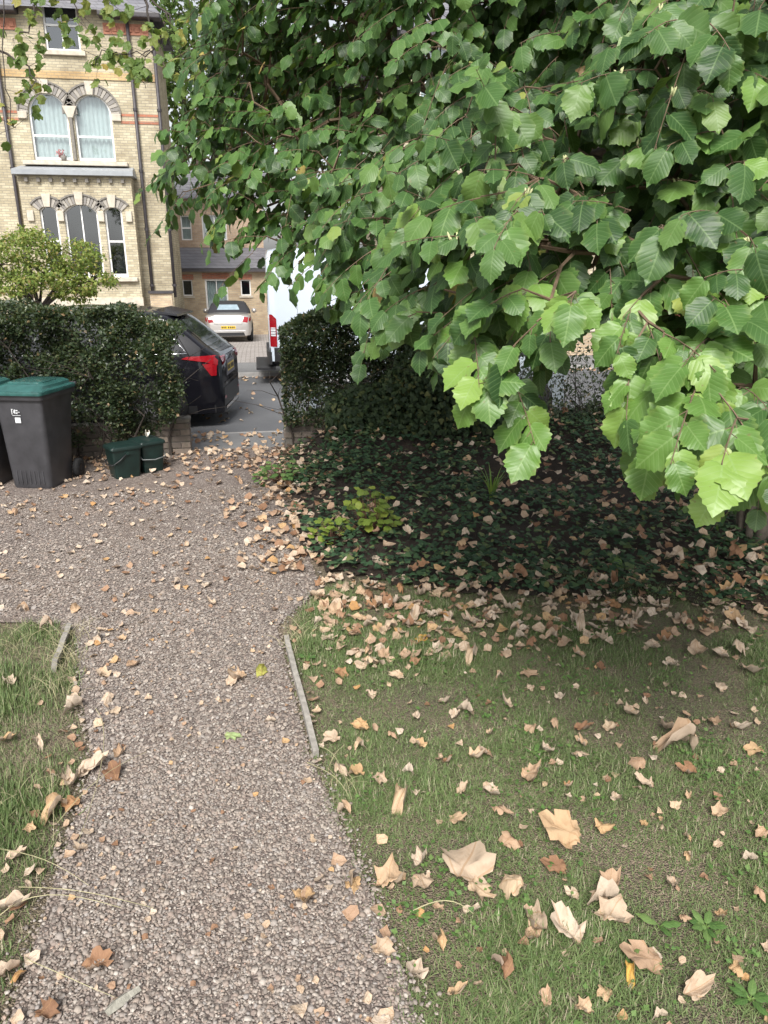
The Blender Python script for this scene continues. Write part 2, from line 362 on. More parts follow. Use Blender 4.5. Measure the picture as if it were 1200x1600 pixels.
# ================================================================== THE SETTING
def smooth(a, b, x):
    t = max(0., min(1., (x - a) / (b - a))); return t * t * (3 - 2 * t)
def sheet(name, x0, x1, y0, y1, z, m, nx=1, ny=1, fz=None, kind='structure'):
    V = []; Fs = []
    for j in range(ny + 1):
        for i in range(nx + 1):
            x = x0 + (x1 - x0) * i / nx; y = y0 + (y1 - y0) * j / ny
            V.append((x, y, z + (fz(x, y) if fz else 0)))
    for j in range(ny):
        for i in range(nx):
            a = j * (nx + 1) + i; Fs.append((a, a + 1, a + nx + 2, a + nx + 1))
    return tag(link(name, mesh(name, V, Fs, bool(fz)), m), kind=kind)
def poly(name, pts, z, m):
    return tag(link(name, mesh(name, [(x, y, z) for x, y in pts], [tuple(range(len(pts)))]), m), kind='structure')
sheet('ground', -400, 400, -300, 900, -1.0, ground_m)
sheet('garden_soil', -14, 16, -8, 9.06, -.012, soil_m)
# gravel: the wide area by the bins, and the path between the lawns
def bed_edge_x(y):      # left edge of the ivy bed
    if y > 7.8: return .12 + (y - 7.8) * .05
    if y > 5.3: return .29 - (y - 5.3) * .068
    return .29 + (5.3 - y) * .55
PATH_L, PATH_R = -.84, .22
gp = [(-.84, -6), (.42, -6), (.36, 1.7), (.25, 2.3), (.13, 2.9), (.02, 4.2), (.34, 4.75), (.30, 5.3), (.2, 6.5), (.12, 7.8), (.2, 9.06), (-.84, 9.06), (-12, 9.06), (-12, 4.55), (-2.2, 4.62), (-1.35, 4.48), (-1.18, 4.25), (-1.02, 3.6), (-.84, 3.0)]
poly('gravel_drive', gp, .0, gravelbed_m)
def in_poly(x, y, P):
    c = False; j = len(P) - 1
    for i in range(len(P)):
        xi, yi = P[i]; xj, yj = P[j]
        if (yi > y) != (yj > y) and x < (xj - xi) * (y - yi) / (yj - yi) + xi: c = not c
        j = i
    return c
def in_poly_np(x, y, P):
    c = np.zeros(len(x), bool); j = len(P) - 1
    for i in range(len(P)):
        xi, yi = P[i]; xj, yj = P[j]
        if yi != yj:
            k = ((yi > y) != (yj > y)) & (x < (xj - xi) * (y - yi) / (yj - yi) + xi); c ^= k
        j = i
    return c
# ivy bed, rising a little towards the boundary wall
BED = [(.5, 4.95), (1.0, 4.62), (1.62, 4.42), (2.4, 4.2), (3.2, 3.95), (5, 3.7), (9, 3.6), (9, 8.95), (.5, 8.95), (.24, 8.4), (.14, 7.8), (.22, 6.5), (.32, 5.35)]
def bed_z(x, y):
    e = min(1, max(0, (x - .15) / .9)) * smooth(4.2, 5.6, y)
    return .03 * e + .32 * smooth(6.6, 8.9, y) * smooth(.2, 1.2, x) + .03 * noise.noise(Vector((x * 2, y * 2, 0)))*e
def bed():
    V = []; Fs = []; nx, ny = 60, 50; ix = {}
    for j in range(ny):
        for i in range(nx):
            x = .1 + 8.9 * (i + .5) / nx; y = 3.6 + 5.36 * (j + .5) / ny
            if in_poly(x, y, BED):
                q = []
                for di, dj in ((0, 0), (1, 0), (1, 1), (0, 1)):
                    k = (i + di, j + dj)
                    if k not in ix:
                        xx = .1 + 8.9 * k[0] / nx; yy = 3.6 + 5.36 * k[1] / ny
                        ix[k] = len(V); V.append((xx, yy, bed_z(xx, yy) + .006))
                    q.append(ix[k])
                Fs.append(q)
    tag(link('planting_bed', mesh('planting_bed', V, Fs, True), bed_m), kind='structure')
bed()
PV0, KERB, ROAD1 = 9.06, 10.15, 16.0
sheet('pavement', -90, 90, PV0, KERB - .12, -.02, pave_m)
tag(MB().box(-90, 90, KERB - .12, KERB, -.4, -.03).build('kerb', kerb_m), kind='structure')
sheet('road', -90, 90, KERB, ROAD1, -.10, road_m)
tag(MB().box(-90, 90, ROAD1, ROAD1 + .12, -.4, -.02).build('kerb', kerb_m), kind='structure')
sheet('pavement', -90, 90, ROAD1 + .12, 17.9, -.028, pave_m)
def fz(x, y): return -.03 - .69 * smooth(17.9, 33.5, y)
sheet('forecourt', -60, 60, 17.9, 60, 0, block_m, 4, 40, fz)

# ---- gravel pebbles as real stones where they can be told apart
def pebble_templates(k=6):
    T = []
    for q in range(k):          # near stones: rim, shoulder, flat top
        n = 5; V = []
        for (rr, zz) in ((1, -.15), (.72, .5)):
            for j in range(n):
                an = 2 * math.pi * (j + (.5 if zz > 0 else 0)) / n
                s = rr * rng.uniform(.75, 1.15); V.append((s * math.cos(an), s * math.sin(an), zz + rng.uniform(-.12, .14)))
        Fs = []
        for j in range(n):
            a, b = j, (j + 1) % n; Fs += [(a, b, n + j), (b, n + b, n + j)]
        Fs += [(n, n + 1, n + 2), (n, n + 2, n + 3), (n, n + 3, n + 4)]
        T.append((np.array(V), np.array(Fs), np.array(V)))
    for q in range(k):          # far stones
        V = [(rng.uniform(.75, 1.15) * math.cos(j * 1.0472), rng.uniform(.75, 1.15) * math.sin(j * 1.0472), -.1) for j in range(6)] + [(rng.uniform(-.2, .2), rng.uniform(-.2, .2), .62)]
        T.append((np.array(V), np.array([(j, (j + 1) % 6, 6) for j in range(6)]), np.array(V)))
    return T
def pebbles():
    xs, ys = [], []
    def strip(x0, x1, y0, y1, dens):
        n = int((x1 - x0) * (y1 - y0) * dens); xs.append(rng.uniform(x0, x1, n)); ys.append(rng.uniform(y0, y1, n))
    strip(-1.0, .45, 1.35, 3.0, 13500); strip(-1.5, .5, 3.0, 4.6, 9500); strip(-3.2, .5, 4.6, 6.0, 5200); strip(-3.4, .4, 6.0, 7.4, 2300)
    x = np.concatenate(xs); y = np.concatenate(ys)
    jx = x + rng.normal(0, .035, len(x)); jy = y + rng.normal(0, .03, len(x))
    k = in_poly_np(jx, jy, gp); x, y = x[k], y[k]; n = len(x)
    s = np.clip(rng.lognormal(math.log(.0055), .38, n), .0026, .016) * np.where(y > 4.6, 1.25, np.where(y > 3.0, 1.08, 1))
    an = rng.uniform(0, 6.283, n); el = rng.uniform(.65, 1.0, n); h = rng.uniform(.4, .85, n)
    M = np.zeros((n, 3, 3)); c, q = np.cos(an), np.sin(an)
    M[:, 0, 0] = c * s; M[:, 1, 0] = q * s; M[:, 0, 1] = -q * s * el; M[:, 1, 1] = c * s * el; M[:, 2, 2] = s * h
    tx, ty = rng.normal(0, .22, n), rng.normal(0, .22, n); M[:, 2, 0] = tx * s; M[:, 2, 1] = ty * s
    P = np.stack([x, y, rng.uniform(-.003, .006, n) + .002], 1)
    me = scatter('gravel_stones', pebble_templates(), rng.integers(0, 6, n) + np.where(y > 3.0, 6, 0), M, P, rng.random(n), True)
    tag(link('gravel_stones', me, gravel_m), 'loose pinkish grey gravel stones covering the path', 'gravel', kind='stuff')
pebbles()
# ================================================================== LEAF TEMPLATES
def hazel_leaf(n, bend, fold, wav, seed):
    key = [(0, 0), (-.035, .1), (-.01, .21), (.09, .325), (.22, .40), (.36, .45), (.5, .462), (.63, .435), (.74, .37), (.82, .275), (.88, .175), (.93, .085), (1.03, 0)]
    ky = np.array([k[0] for k in key]); kx = np.array([k[1] for k in key]); s = np.linspace(0, 1, len(key)); t = np.linspace(0, 1, n)
    ey = np.interp(t, s, ky); ex = np.interp(t, s, kx)
    for i in range(1, n - 1):
        if i % 2 == 0 and ex[i] > .06: ex[i] *= .87; ey[i] -= .02
    V = [(0, max(0, y), 0) for y in ey]; LP = list(V); r = random.Random(seed); ph = r.uniform(0, 6)
    nv = n; L = list(range(n)); Fs = []
    for sg in (1, -1):
        b = len(V)
        for i in range(n): V.append((sg * ex[i], ey[i], 0))
        for i in range(n - 1):
            a, c, d, e = i, i + 1, b + i + 1, b + i
            Fs += [(a, e, d), (a, d, c)] if sg > 0 else [(a, d, e), (a, c, d)]
    V = np.array(V); LP = V.copy()
    x, y = V[:, 0], V[:, 1]
    V[:, 2] = -fold * np.abs(x) ** 1.3 - bend * y * y + wav * np.sin(y * 11 + ph + np.sign(x) * 1.1) * np.abs(x)
    return V - np.array([0, 0, 0]), np.array(Fs), LP
HZ_HI = [hazel_leaf(20, b, f, w, i) for i, (b, f, w) in enumerate([(.1, .15, .1), (.28, .3, .12), (.2, -.25, .14), (.42, .2, .1), (.05, .35, .16), (.3, .05, .2)])]
HZ_FAR = [hazel_leaf(5, b, f, 0, i) for i, (b, f) in enumerate([(.15, .2), (.3, -.2)])]
HZ_LO = [hazel_leaf(10, b, f, w, i) for i, (b, f, w) in enumerate([(.1, .2, .12), (.3, .3, .14), (.2, -.25, .16), (.4, .1, .14)])]
def lobed_leaf(seed, n=22, curl=.5, tip=1.0):
    """five-lobed plane / sycamore leaf, crumpled"""
    r = random.Random(seed); V = [(0, .28, 0)]; lob = [(90, 1.0), (38, .86), (142, .86), (-18, .6), (198, .6)]
    out = []
    for i in range(n):
        a = -90 + 360 * (i + .5) / n; m = 0
        for (c, l) in lob:
            d = abs((a - c + 180) % 360 - 180); m = max(m, l * max(0, 1 - (d / 38) ** 1.35) * .38 + .19 * l)
        rr = (m + .08) * (1 + (.07 if i % 2 else -.06)) * r.uniform(.92, 1.06)
        out.append((rr * math.cos(R(a)), .34 + rr * math.sin(R(a))))
    for k in (.55, 1.0):
        for (x, y) in out: V.append((x * k, .3 + (y - .3) * k, 0))
    Fs = [(0, 1 + i, 1 + (i + 1) % n) for i in range(n)]
    for i in range(n):
        a, b = 1 + i, 1 + (i + 1) % n; Fs += [(a, a + n, b + n), (a, b + n, b)]
    V = np.array(V, float); LP = V.copy(); LP[:, 1] -= .05
    x, y = V[:, 0].copy(), V[:, 1].copy() - .35
    th = r.uniform(0, 3.14); u = x * math.cos(th) + y * math.sin(th); v = -x * math.sin(th) + y * math.cos(th)
    k = curl * r.uniform(2.0, 4.2) + .01
    c = r.uniform(-.15, .15); u2 = np.sin((u - c) * k) / k; z = (1 - np.cos((u - c) * k)) / k * r.choice((1, 1, -1))
    v2 = v; z = z + .045 * np.sin(v * 13 + u * 5 + r.uniform(0, 6)) + .05 * np.sin(u * 15 - v * 7 + r.uniform(0, 6)) * (.4 + curl)
    k2 = curl * r.uniform(.3, 1.6); z = z + k2 * v * v * r.choice((1, -1, 1))
    z -= np.array([0.0]); V = np.stack([u2 * math.cos(th) - v2 * math.sin(th), u2 * math.sin(th) + v2 * math.cos(th), z], 1)
    V[:, 2] -= np.percentile(V[:, 2], 6)
    return V, np.array(Fs), LP
DRY = [lobed_leaf(100 + i, 26, [.6, .9, 1.2, .8, 1.45, 1.05, 1.3, .5, .95, 1.25, .7, 1.35][i]) for i in range(12)]
FLAT = [lobed_leaf(300 + i, 16, .12) for i in range(4)]
def small_leaf():      # folded pointed oval
    V = np.array([(0, 0, 0), (.24, .4, .07), (0, 1, -.05), (-.24, .4, .07), (0, .45, 0)]); T = np.array([(0, 1, 4), (1, 2, 4), (2, 3, 4), (3, 0, 4)])
    return V, T, V.copy()
SMALL = [small_leaf()]
def ivy_leaf():
    o = [(0, 0), (.32, -.1), (.5, .22), (.3, .42), (.24, .6), (0, 1), (-.24, .6), (-.3, .42), (-.5, .22), (-.32, -.1)]
    V = np.array([(0, .3, .05)] + [(x, y, -.12 * abs(x)) for x, y in o]); T = np.array([(0, 1 + i, 1 + (i + 1) % 10) for i in range(10)])
    return V, T, V.copy()
IVY = [ivy_leaf()]
def leaf_mesh(name, t, smoothf=True):
    V, T, LP = t; return np_mesh(name, V, T, None, LP, smoothf)

# ================================================================== LAWN
def blade():
    V = np.array([(-.5, 0, 0), (.5, 0, 0), (-.38, .5, .1), (.38, .5, .1), (0, 1, .38)]); V[:, 0] *= .07
    return V, np.array([(0, 1, 3), (0, 3, 2), (2, 3, 4)]), V.copy()
LAWN_R = [(.34, -3), (5, -3), (5, 3.95), (3.2, 4.2), (2.0, 4.75), (1.0, 4.95), (.45, 4.75), (.1, 4.25), (.15, 2.9), (.22, 2.3), (.33, 1.7)]
LAWN_L = [(-.86, -3), (-5, -3), (-5, 4.55), (-2.2, 4.6), (-1.38, 4.45), (-1.2, 4.2), (-1.05, 3.6), (-.9, 3.0)]
def grass():
    def pts(x0, x1, y0, y1, n): return rng.uniform(x0, x1, n), rng.uniform(y0, y1, n)
    out = []
    for (P, box, n, lush) in ((LAWN_R, (.05, 3.9, .95, 4.9), 340000, 0), (LAWN_L, (-2.7, -.75, 1.1, 4.7), 100000, 1)):
        x, y = pts(*box, n); k = in_poly_np(x + rng.normal(0, .03, n), y + rng.normal(0, .03, n), P); x, y = x[k], y[k]
        d = np.array([noise.fractal(Vector((a * 1.7, b * 1.7, 3.1 + lush)), 1, 2, 3) for a, b in zip(x, y)])
        bare = np.zeros(len(x))
        if not lush:
            bare = np.clip((y - 3.7 - .1 * x) / .9, 0, 1) * .45 + np.clip((x - 1.4) / 1.6, 0, .35)
        pk = np.clip(.95 + d * .9 + .3 * lush - bare, .32, 1); keep = rng.random(len(x)) < pk
        keep &= (x < .85 + y * .74) & (x > -1.0 - y * .3); pk = pk[keep]
        x, y, d = x[keep], y[keep], d[keep]; n2 = len(x)
        s = rng.uniform(.016, .042, n2) * (1 + .5 * lush) * (1 + 1.1 * np.clip(d, -.3, .8))
        an = rng.uniform(0, 6.283, n2); up = np.where(rng.random(n2) < .35 * (1 - .6 * lush) + .4 * (pk < .5), rng.uniform(-.02, .12, n2), rng.uniform(.15, .95, n2) + .35 * lush)
        D = np.stack([np.cos(an), np.sin(an), up], 1); Nn = np.stack([np.cos(an) * -.7, np.sin(an) * -.7, np.ones(n2)], 1)
        M = frames(D, Nn, s)
        M[:, :, 0] *= np.clip(.045 / s * .8, 1.0, 2.2)[:, None]
        rn = rng.random(n2)
        rn = np.where(rn < .30 + .25 * lush + .3 * np.clip(d + .2, 0, 1), rng.uniform(.1, .66, n2), rng.uniform(.4, 1, n2))
        rn = np.where(up < .13, rng.uniform(.55, 1, n2), rn)
        P3 = np.stack([x, y, np.where(up < .13, rng.uniform(-.008, .006, n2), -.012)], 1); out.append((M, P3, rn))
    for nm, (M, P3, rn), lab in zip(('lawn_grass', 'lawn_grass'), out, ('short patchy lawn grass right of the gravel path', 'longer green lawn grass left of the gravel path')):
        me = scatter('lawn_grass', [blade()], np.zeros(len(P3), int), M, P3, rn); tag(link(nm, me, grass_m), lab, 'grass', kind='stuff')
grass()
def dry_stems():
    b = MB()
    for (pts, r) in ([[(30, 1060), (60, 1010), (90, 1030)], .0016], [[(0, 1435), (60, 1410), (190, 1425)], .002], [[(0, 1330), (80, 1370), (140, 1390)], .0018], [[(40, 1500), (60, 1545), (180, 1565)], .0018],
                     [[(150, 1110), (190, 1180), (120, 1330)], .0018], [[(30, 1390), (120, 1420), (240, 1425)], .0018], [[(470, 985), (440, 960), (445, 1010)], .0018], [[(500, 1170), (530, 1200), (550, 1255)], .002],
                     [[(480, 1195), (530, 1240), (545, 1250)], .002], [[(640, 1430), (700, 1425), (740, 1435)], .0025], [[(90, 1290), (150, 1240), (230, 1180)], .0018], [[(75, 1180), (90, 1260), (85, 1320)], .0018]):
        a, c, e = [gnd(x, y) for x, y in pts]
        q = [a * (1 - t) ** 2 + c * 2 * t * (1 - t) + e * t * t + Vector((0, 0, .012 + .05 * math.sin(t * 3.0))) for t in np.linspace(0, 1, 9)]
        b.tube(q, r, 4, r * .5)
    for (cx, cy, n, h) in ((100, 1040, 36, .2), (85, 1085, 24, .16), (115, 1000, 24, .17), (465, 1000, 22, .15), (30, 1010, 16, .2), (20, 1250, 12, .17), (530, 1230, 10, .12)):
        c = gnd(cx, cy)
        for k in range(n):
            a = random.uniform(0, 6.28); l = h * random.uniform(.5, 1.25); q0 = c + Vector((random.gauss(0, .05), random.gauss(0, .06), 0))
            o = Vector((math.cos(a), math.sin(a), 0)) * l
            b.tube([q0 + o * t * t * .7 + Vector((0, 0, l * (t - .45 * t * t))) for t in (0, .25, .5, .75, 1)], .0013, 3, .0006)
    tag(b.build('dry_grass_stems', simple('straw', (.36, .33, .19), .7, .2, 30)), 'long straw coloured grass stems arching over the path edges', 'grass', kind='stuff')
dry_stems()
def clover():
    n = 9000; x = rng.uniform(.3, 3.4, n); y = rng.uniform(1.1, 4.3, n)
    d = np.array([noise.fractal(Vector((a * 2.3, b * 2.3, 9.1)), 1, 2, 3) for a, b in zip(x, y)])
    k = in_poly_np(x, y, LAWN_R) & (rng.random(n) < np.clip(.12 + d * 1.5, 0, .85)); x, y = x[k], y[k]; n = len(x)
    an = rng.uniform(0, 6.283, n); D = np.stack([np.cos(an), np.sin(an), rng.uniform(.1, .5, n)], 1); Nn = np.stack([rng.normal(0, .25, n), rng.normal(0, .25, n), np.ones(n)], 1)
    M = frames(D, Nn, rng.uniform(.01, .027, n)); M[:, :, 0] *= 1.8
    me = scatter('clover', SMALL, np.zeros(n, int), M, np.stack([x, y, rng.uniform(.008, .025, n)], 1), rng.random(n))
    tag(link('clover', me, weed_m), 'small green clover and weed leaves in the patchy lawn', 'clover', kind='stuff')
clover()

# ================================================================== BOUNDARY: LOW WALLS, HEDGES
def low_wall(x0, x1, y0, y1, courses, label):
    w = empty('low_wall', ((x0 + x1) / 2, (y0 + y1) / 2, 0)); cx, cy = w.location.x, w.location.y
    boxo('mortar_core', mortar_m, w, x0 + .012 - cx, x1 - .012 - cx, y0 + .012 - cy, y1 - .012 - cy, -.05, courses * .076 - .004)
    bl, bh = .215, .066
    tmpl = [MB().box(-bl / 2, bl / 2, -(y1 - y0) / 2, (y1 - y0) / 2, 0, bh).build('brick', wbrick_m, w, bevel=.007)]
    half = MB().box(-.052, .052, -(y1 - y0) / 2, (y1 - y0) / 2, 0, bh).build('brick', wbrick_m, w, bevel=.007)
    used = [False, False]
    def put(i, x, z):
        src = (tmpl[0], half)[i]
        if not used[i]: o = src; used[i] = True
        else: o = src.copy(); COL.objects.link(o); o.parent = w
        o.location = (x - cx, random.uniform(-.006, .006), z); o.rotation_euler = (0, random.uniform(-.012, .012), random.uniform(-.02, .02))
    for c in range(courses):
        z = c * .076; x = x1
        if c % 2: put(1, x1 - .052, z); x = x1 - .112
        while x - bl > x0 - .02: put(0, x - bl / 2, z); x -= bl + .009
    zc = courses * .076 + .002
    MB().box(x1 - .46 - cx, x1 + .012 - cx, y0 - .012 - cy, y1 + .012 - cy, zc - .004, zc + .05).build('coping', kerb_dirty, w, bevel=.018)
    tag(w, label, 'wall'); return w
kerb_dirty = simple('mossy_coping_stone', (.16, .15, .13), .9, .3, 12, .5)
low_wall(-3.6, -.86, 8.86, 9.05, 5, 'low weathered brick wall end beside the green caddies, under the tall clipped hedge')
low_wall(.26, 3.6, 8.86, 9.05, 5, 'low dark brick wall end smothered in ivy beneath the loose hedge')
def hedge(name, x0, x1, y0, y1, ztop, zbot, nleaf, label, seed, stems, loose=.0, lo_thin=.5):
    h = empty(name, ((x0 + x1) / 2, (y0 + y1) / 2, 0)); c = np.array([h.location.x, h.location.y, 0])
    n = nleaf; x = rng.uniform(x0, x1, n); y = rng.uniform(y0, y1, n); u = rng.random(n) ** .8
    zt = np.array([ztop(a) for a in x]); z = zbot + (zt - zbot) * u
    # mostly near the shell
    f = rng.random(n); y = np.where(f < .5, y0 + np.abs(rng.normal(0, .07, n)), y); z = np.where(f > .8, zt - np.abs(rng.normal(0, .05, n)), z)
    bulge = np.array([noise.fractal(Vector((a * 1.6, seed, b * 1.6)), 1, 2, 3) for a, b in zip(x, z)])
    y = y - bulge * .34 + .16 * (1 - u) ** 2; z = z + bulge * .1 * u
    e = np.array([noise.fractal(Vector((a * 3.5, b * 3.5, cc * 3.5 + seed)), 1, 2, 3) for a, b, cc in zip(x, y, z)])
    endx = x1 - .12 * np.abs(np.sin(z * 5 + seed)) - .2 * np.clip(z - (zt - .35), 0, 1) - .34 * np.clip((.5 - z) / .2, 0, 1)
    k = (rng.random(n) < np.clip(.75 + e * 1.3 - lo_thin * (1 - u) - loose, .04, 1)) & (x < endx + rng.normal(0, .04, n))
    x, y, z = x[k], y[k], z[k]; n = len(x)
    D = np.stack([rng.normal(0, .6, n), rng.normal(-.55, .5, n), rng.normal(.35, .5, n)], 1); Nn = np.stack([rng.normal(0, .5, n), rng.normal(-.5, .4, n), rng.normal(.9, .4, n)], 1)
    M = frames(D, Nn, rng.uniform(.03, .058, n)); M[:, :, 0] *= 1.35
    P = np.stack([x, y, z], 1) - c
    me = scatter('foliage', SMALL, np.zeros(n, int), M, P, rng.random(n)); tag(link('foliage', me, hedge_m, h), kind='stuff')
    b = MB()
    for i in range(stems):
        sx = random.uniform(x0 + .1, x1 - .2); sy = random.uniform(y0 + .12, y1 - .1); t = ztop(sx) * random.uniform(.7, .98)
        p = Vector((sx, sy, 0)); pts = [p]
        for q in range(1, 6): pts.append(Vector((sx + random.gauss(0, .05) * q, sy + random.gauss(-.02, .03) * q, t * q / 5)))
        b.tube([v - Vector(c) for v in pts], random.uniform(.008, .02), 5, .003)
        for q in range(5):
            a = pts[random.randint(1, 4)]; e2 = a + Vector((random.gauss(0, .25), random.gauss(-.1, .15), random.uniform(.02, .3)))
            b.tube([a - Vector(c), (a + e2) / 2 + Vector((0, 0, .03)) - Vector(c), e2 - Vector(c)], .004, 4, .0015)
    tag(b.build('stems', dkbark_m, h), kind='stuff'); tag(h, label, 'hedge'); return h
hedge('clipped_hedge', -4.7, -.84, 8.5, 9.3, lambda x: 1.47 + .22 * smooth(-.95, -1.5, x) + .02 * (-1 - x) + .035 * math.sin(x * 4) + .02 * math.sin(x * 11), .2, 122000, 'tall dense clipped hedge behind the wheelie bins', 2.2, 70, -.02, .42)
hedge('loose_hedge', .26, 2.5, 8.75, 9.3, lambda x: 1.62 - .12 * max(0, x - .7) - .25 * smooth(.55, .2, x) + .05 * math.sin(x * 9), .3, 62000, 'thin loose hedge growing above the ivy covered wall end', 7.7, 34, -.12, .0)
# dark ivy mass on the wall and boundary further right
def ivy_mass():
    h = empty('ivy_bank', (3.2, 8.7, 0)); c = np.array([3.2, 8.7, 0])
    n = 14000; x = np.where(rng.random(14000) < .55, rng.uniform(.75, 3.4, 14000), rng.uniform(.75, 7.5, 14000)); t = rng.random(n)
    top = .6 + .85 * np.clip(1.25 - np.abs(x - 2.15) / 1.0, 0, 1) + .12 * np.sin(x * 3.1) + .08 * np.sin(x * 7.7) - .2 * np.clip((x - 2.7) / 1.2, 0, 1)
    z = .1 + (top - .1) * t; y = 8.72 - .75 * (1 - t) * np.clip(top, .4, 1.3) * rng.random(n) - .1 * rng.random(n) + .25 * (t > .9) * rng.random(n)
    D = np.stack([rng.normal(0, .5, n), rng.normal(-.5, .3, n), rng.normal(-.7, .4, n)], 1); Nn = np.stack([rng.normal(0, .4, n), rng.normal(-.9, .3, n), rng.normal(.6, .4, n)], 1)
    M = frames(D, Nn, rng.uniform(.04, .075, n))
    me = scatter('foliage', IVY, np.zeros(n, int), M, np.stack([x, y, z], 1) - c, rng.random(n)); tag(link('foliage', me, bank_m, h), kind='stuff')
    b = MB()
    for i in range(36):
        sx = random.uniform(.9, 8); p = Vector((sx, 8.6 + random.random() * .2, .1)); pts = [p + Vector((random.gauss(0, .04) * q, random.gauss(0, .03), .16 * q)) - Vector(c) for q in range(6)]
        b.tube(pts, .007, 4, .003)
    tag(b.build('stems', dkbark_m, h), kind='stuff'); tag(h, 'dark bank of climbing ivy along the boundary behind the hazel', 'ivy')
ivy_mass()
def ivy_ground():
    n = 27000; x = rng.uniform(.15, 5.8, n); y = rng.uniform(3.7, 8.9, n)
    k = in_poly_np(x + rng.normal(0, .05, n), y + rng.normal(0, .05, n), BED); x, y = x[k], y[k]
    d = np.array([noise.fractal(Vector((a * 1.5, b * 1.5, 5.5)), 1, 2, 3) for a, b in zip(x, y)])
    hole = np.exp(-(((x - 2.85) / .85) ** 2 + ((y - 6.3) / 1.5) ** 2)) * .85 + .25 * (y > 6.5)
    k = rng.random(len(x)) < np.clip(.8 + d * .9 - hole, .08, 1); x, y, d = x[k], y[k], d[k]; n = len(x)
    bz = np.array([bed_z(a, b) for a, b in zip(x, y)])
    z = bz + rng.uniform(.02, .1, n) + .05 * np.clip(d, 0, 1)
    an = rng.uniform(0, 6.283, n); D = np.stack([np.cos(an), np.sin(an) - .3, rng.normal(-.1, .2, n)], 1); Nn = np.stack([rng.normal(0, .35, n), rng.normal(-.25, .35, n), np.ones(n)], 1)
    M = frames(D, Nn, np.clip(rng.lognormal(math.log(.04), .3, n), .02, .08))
    me = scatter('ivy_ground_cover', IVY, np.zeros(n, int), M, np.stack([x, y, z], 1), rng.random(n))
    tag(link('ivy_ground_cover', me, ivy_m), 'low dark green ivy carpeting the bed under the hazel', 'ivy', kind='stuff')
ivy_ground()

def tangle():
    h = empty('twiggy_shrub', (3.7, 8.55, .25)); b = MB()
    for i in range(70):
        sx = random.uniform(-1.3, 1.4); p = Vector((sx, random.uniform(-.15, .15), 0)); v = Vector((random.gauss(0, .25), random.gauss(-.05, .15), random.uniform(.5, 1.1))); pts = [p]
        for q in range(5): p = p + v * .2 + Vector((random.gauss(0, .035), random.gauss(0, .03), 0)); pts.append(p)
        b.tube(pts, random.uniform(.004, .01), 4, .002)
        for q in range(6):
            a = pts[random.randint(1, 5)]; e = a + Vector((random.gauss(0, .2), random.gauss(0, .1), random.uniform(-.05, .25))); b.tube([a, (a + e) / 2 + Vector((0, 0, .02)), e], .003, 3, .0012)
    tag(b.build('twigs', dkbark_m, h), kind='stuff'); n = 4200
    D = rng.normal(0, .6, (n, 3)); P = np.stack([rng.uniform(-1.4, 1.5, n), rng.uniform(-.3, .2, n), rng.uniform(.0, 1.0, n) ** 1.2], 1); Nn = rng.normal(0, .5, (n, 3)); Nn[:, 2] += .7; Nn[:, 1] -= .5
    me = scatter('foliage', SMALL, np.zeros(n, int), frames(D, Nn, rng.uniform(.04, .07, n)), P, rng.random(n)); tag(link('foliage', me, hedge_m, h), kind='stuff')
    tag(h, 'dark tangle of bare twigs along the boundary behind the hazel', 'shrub')
tangle()
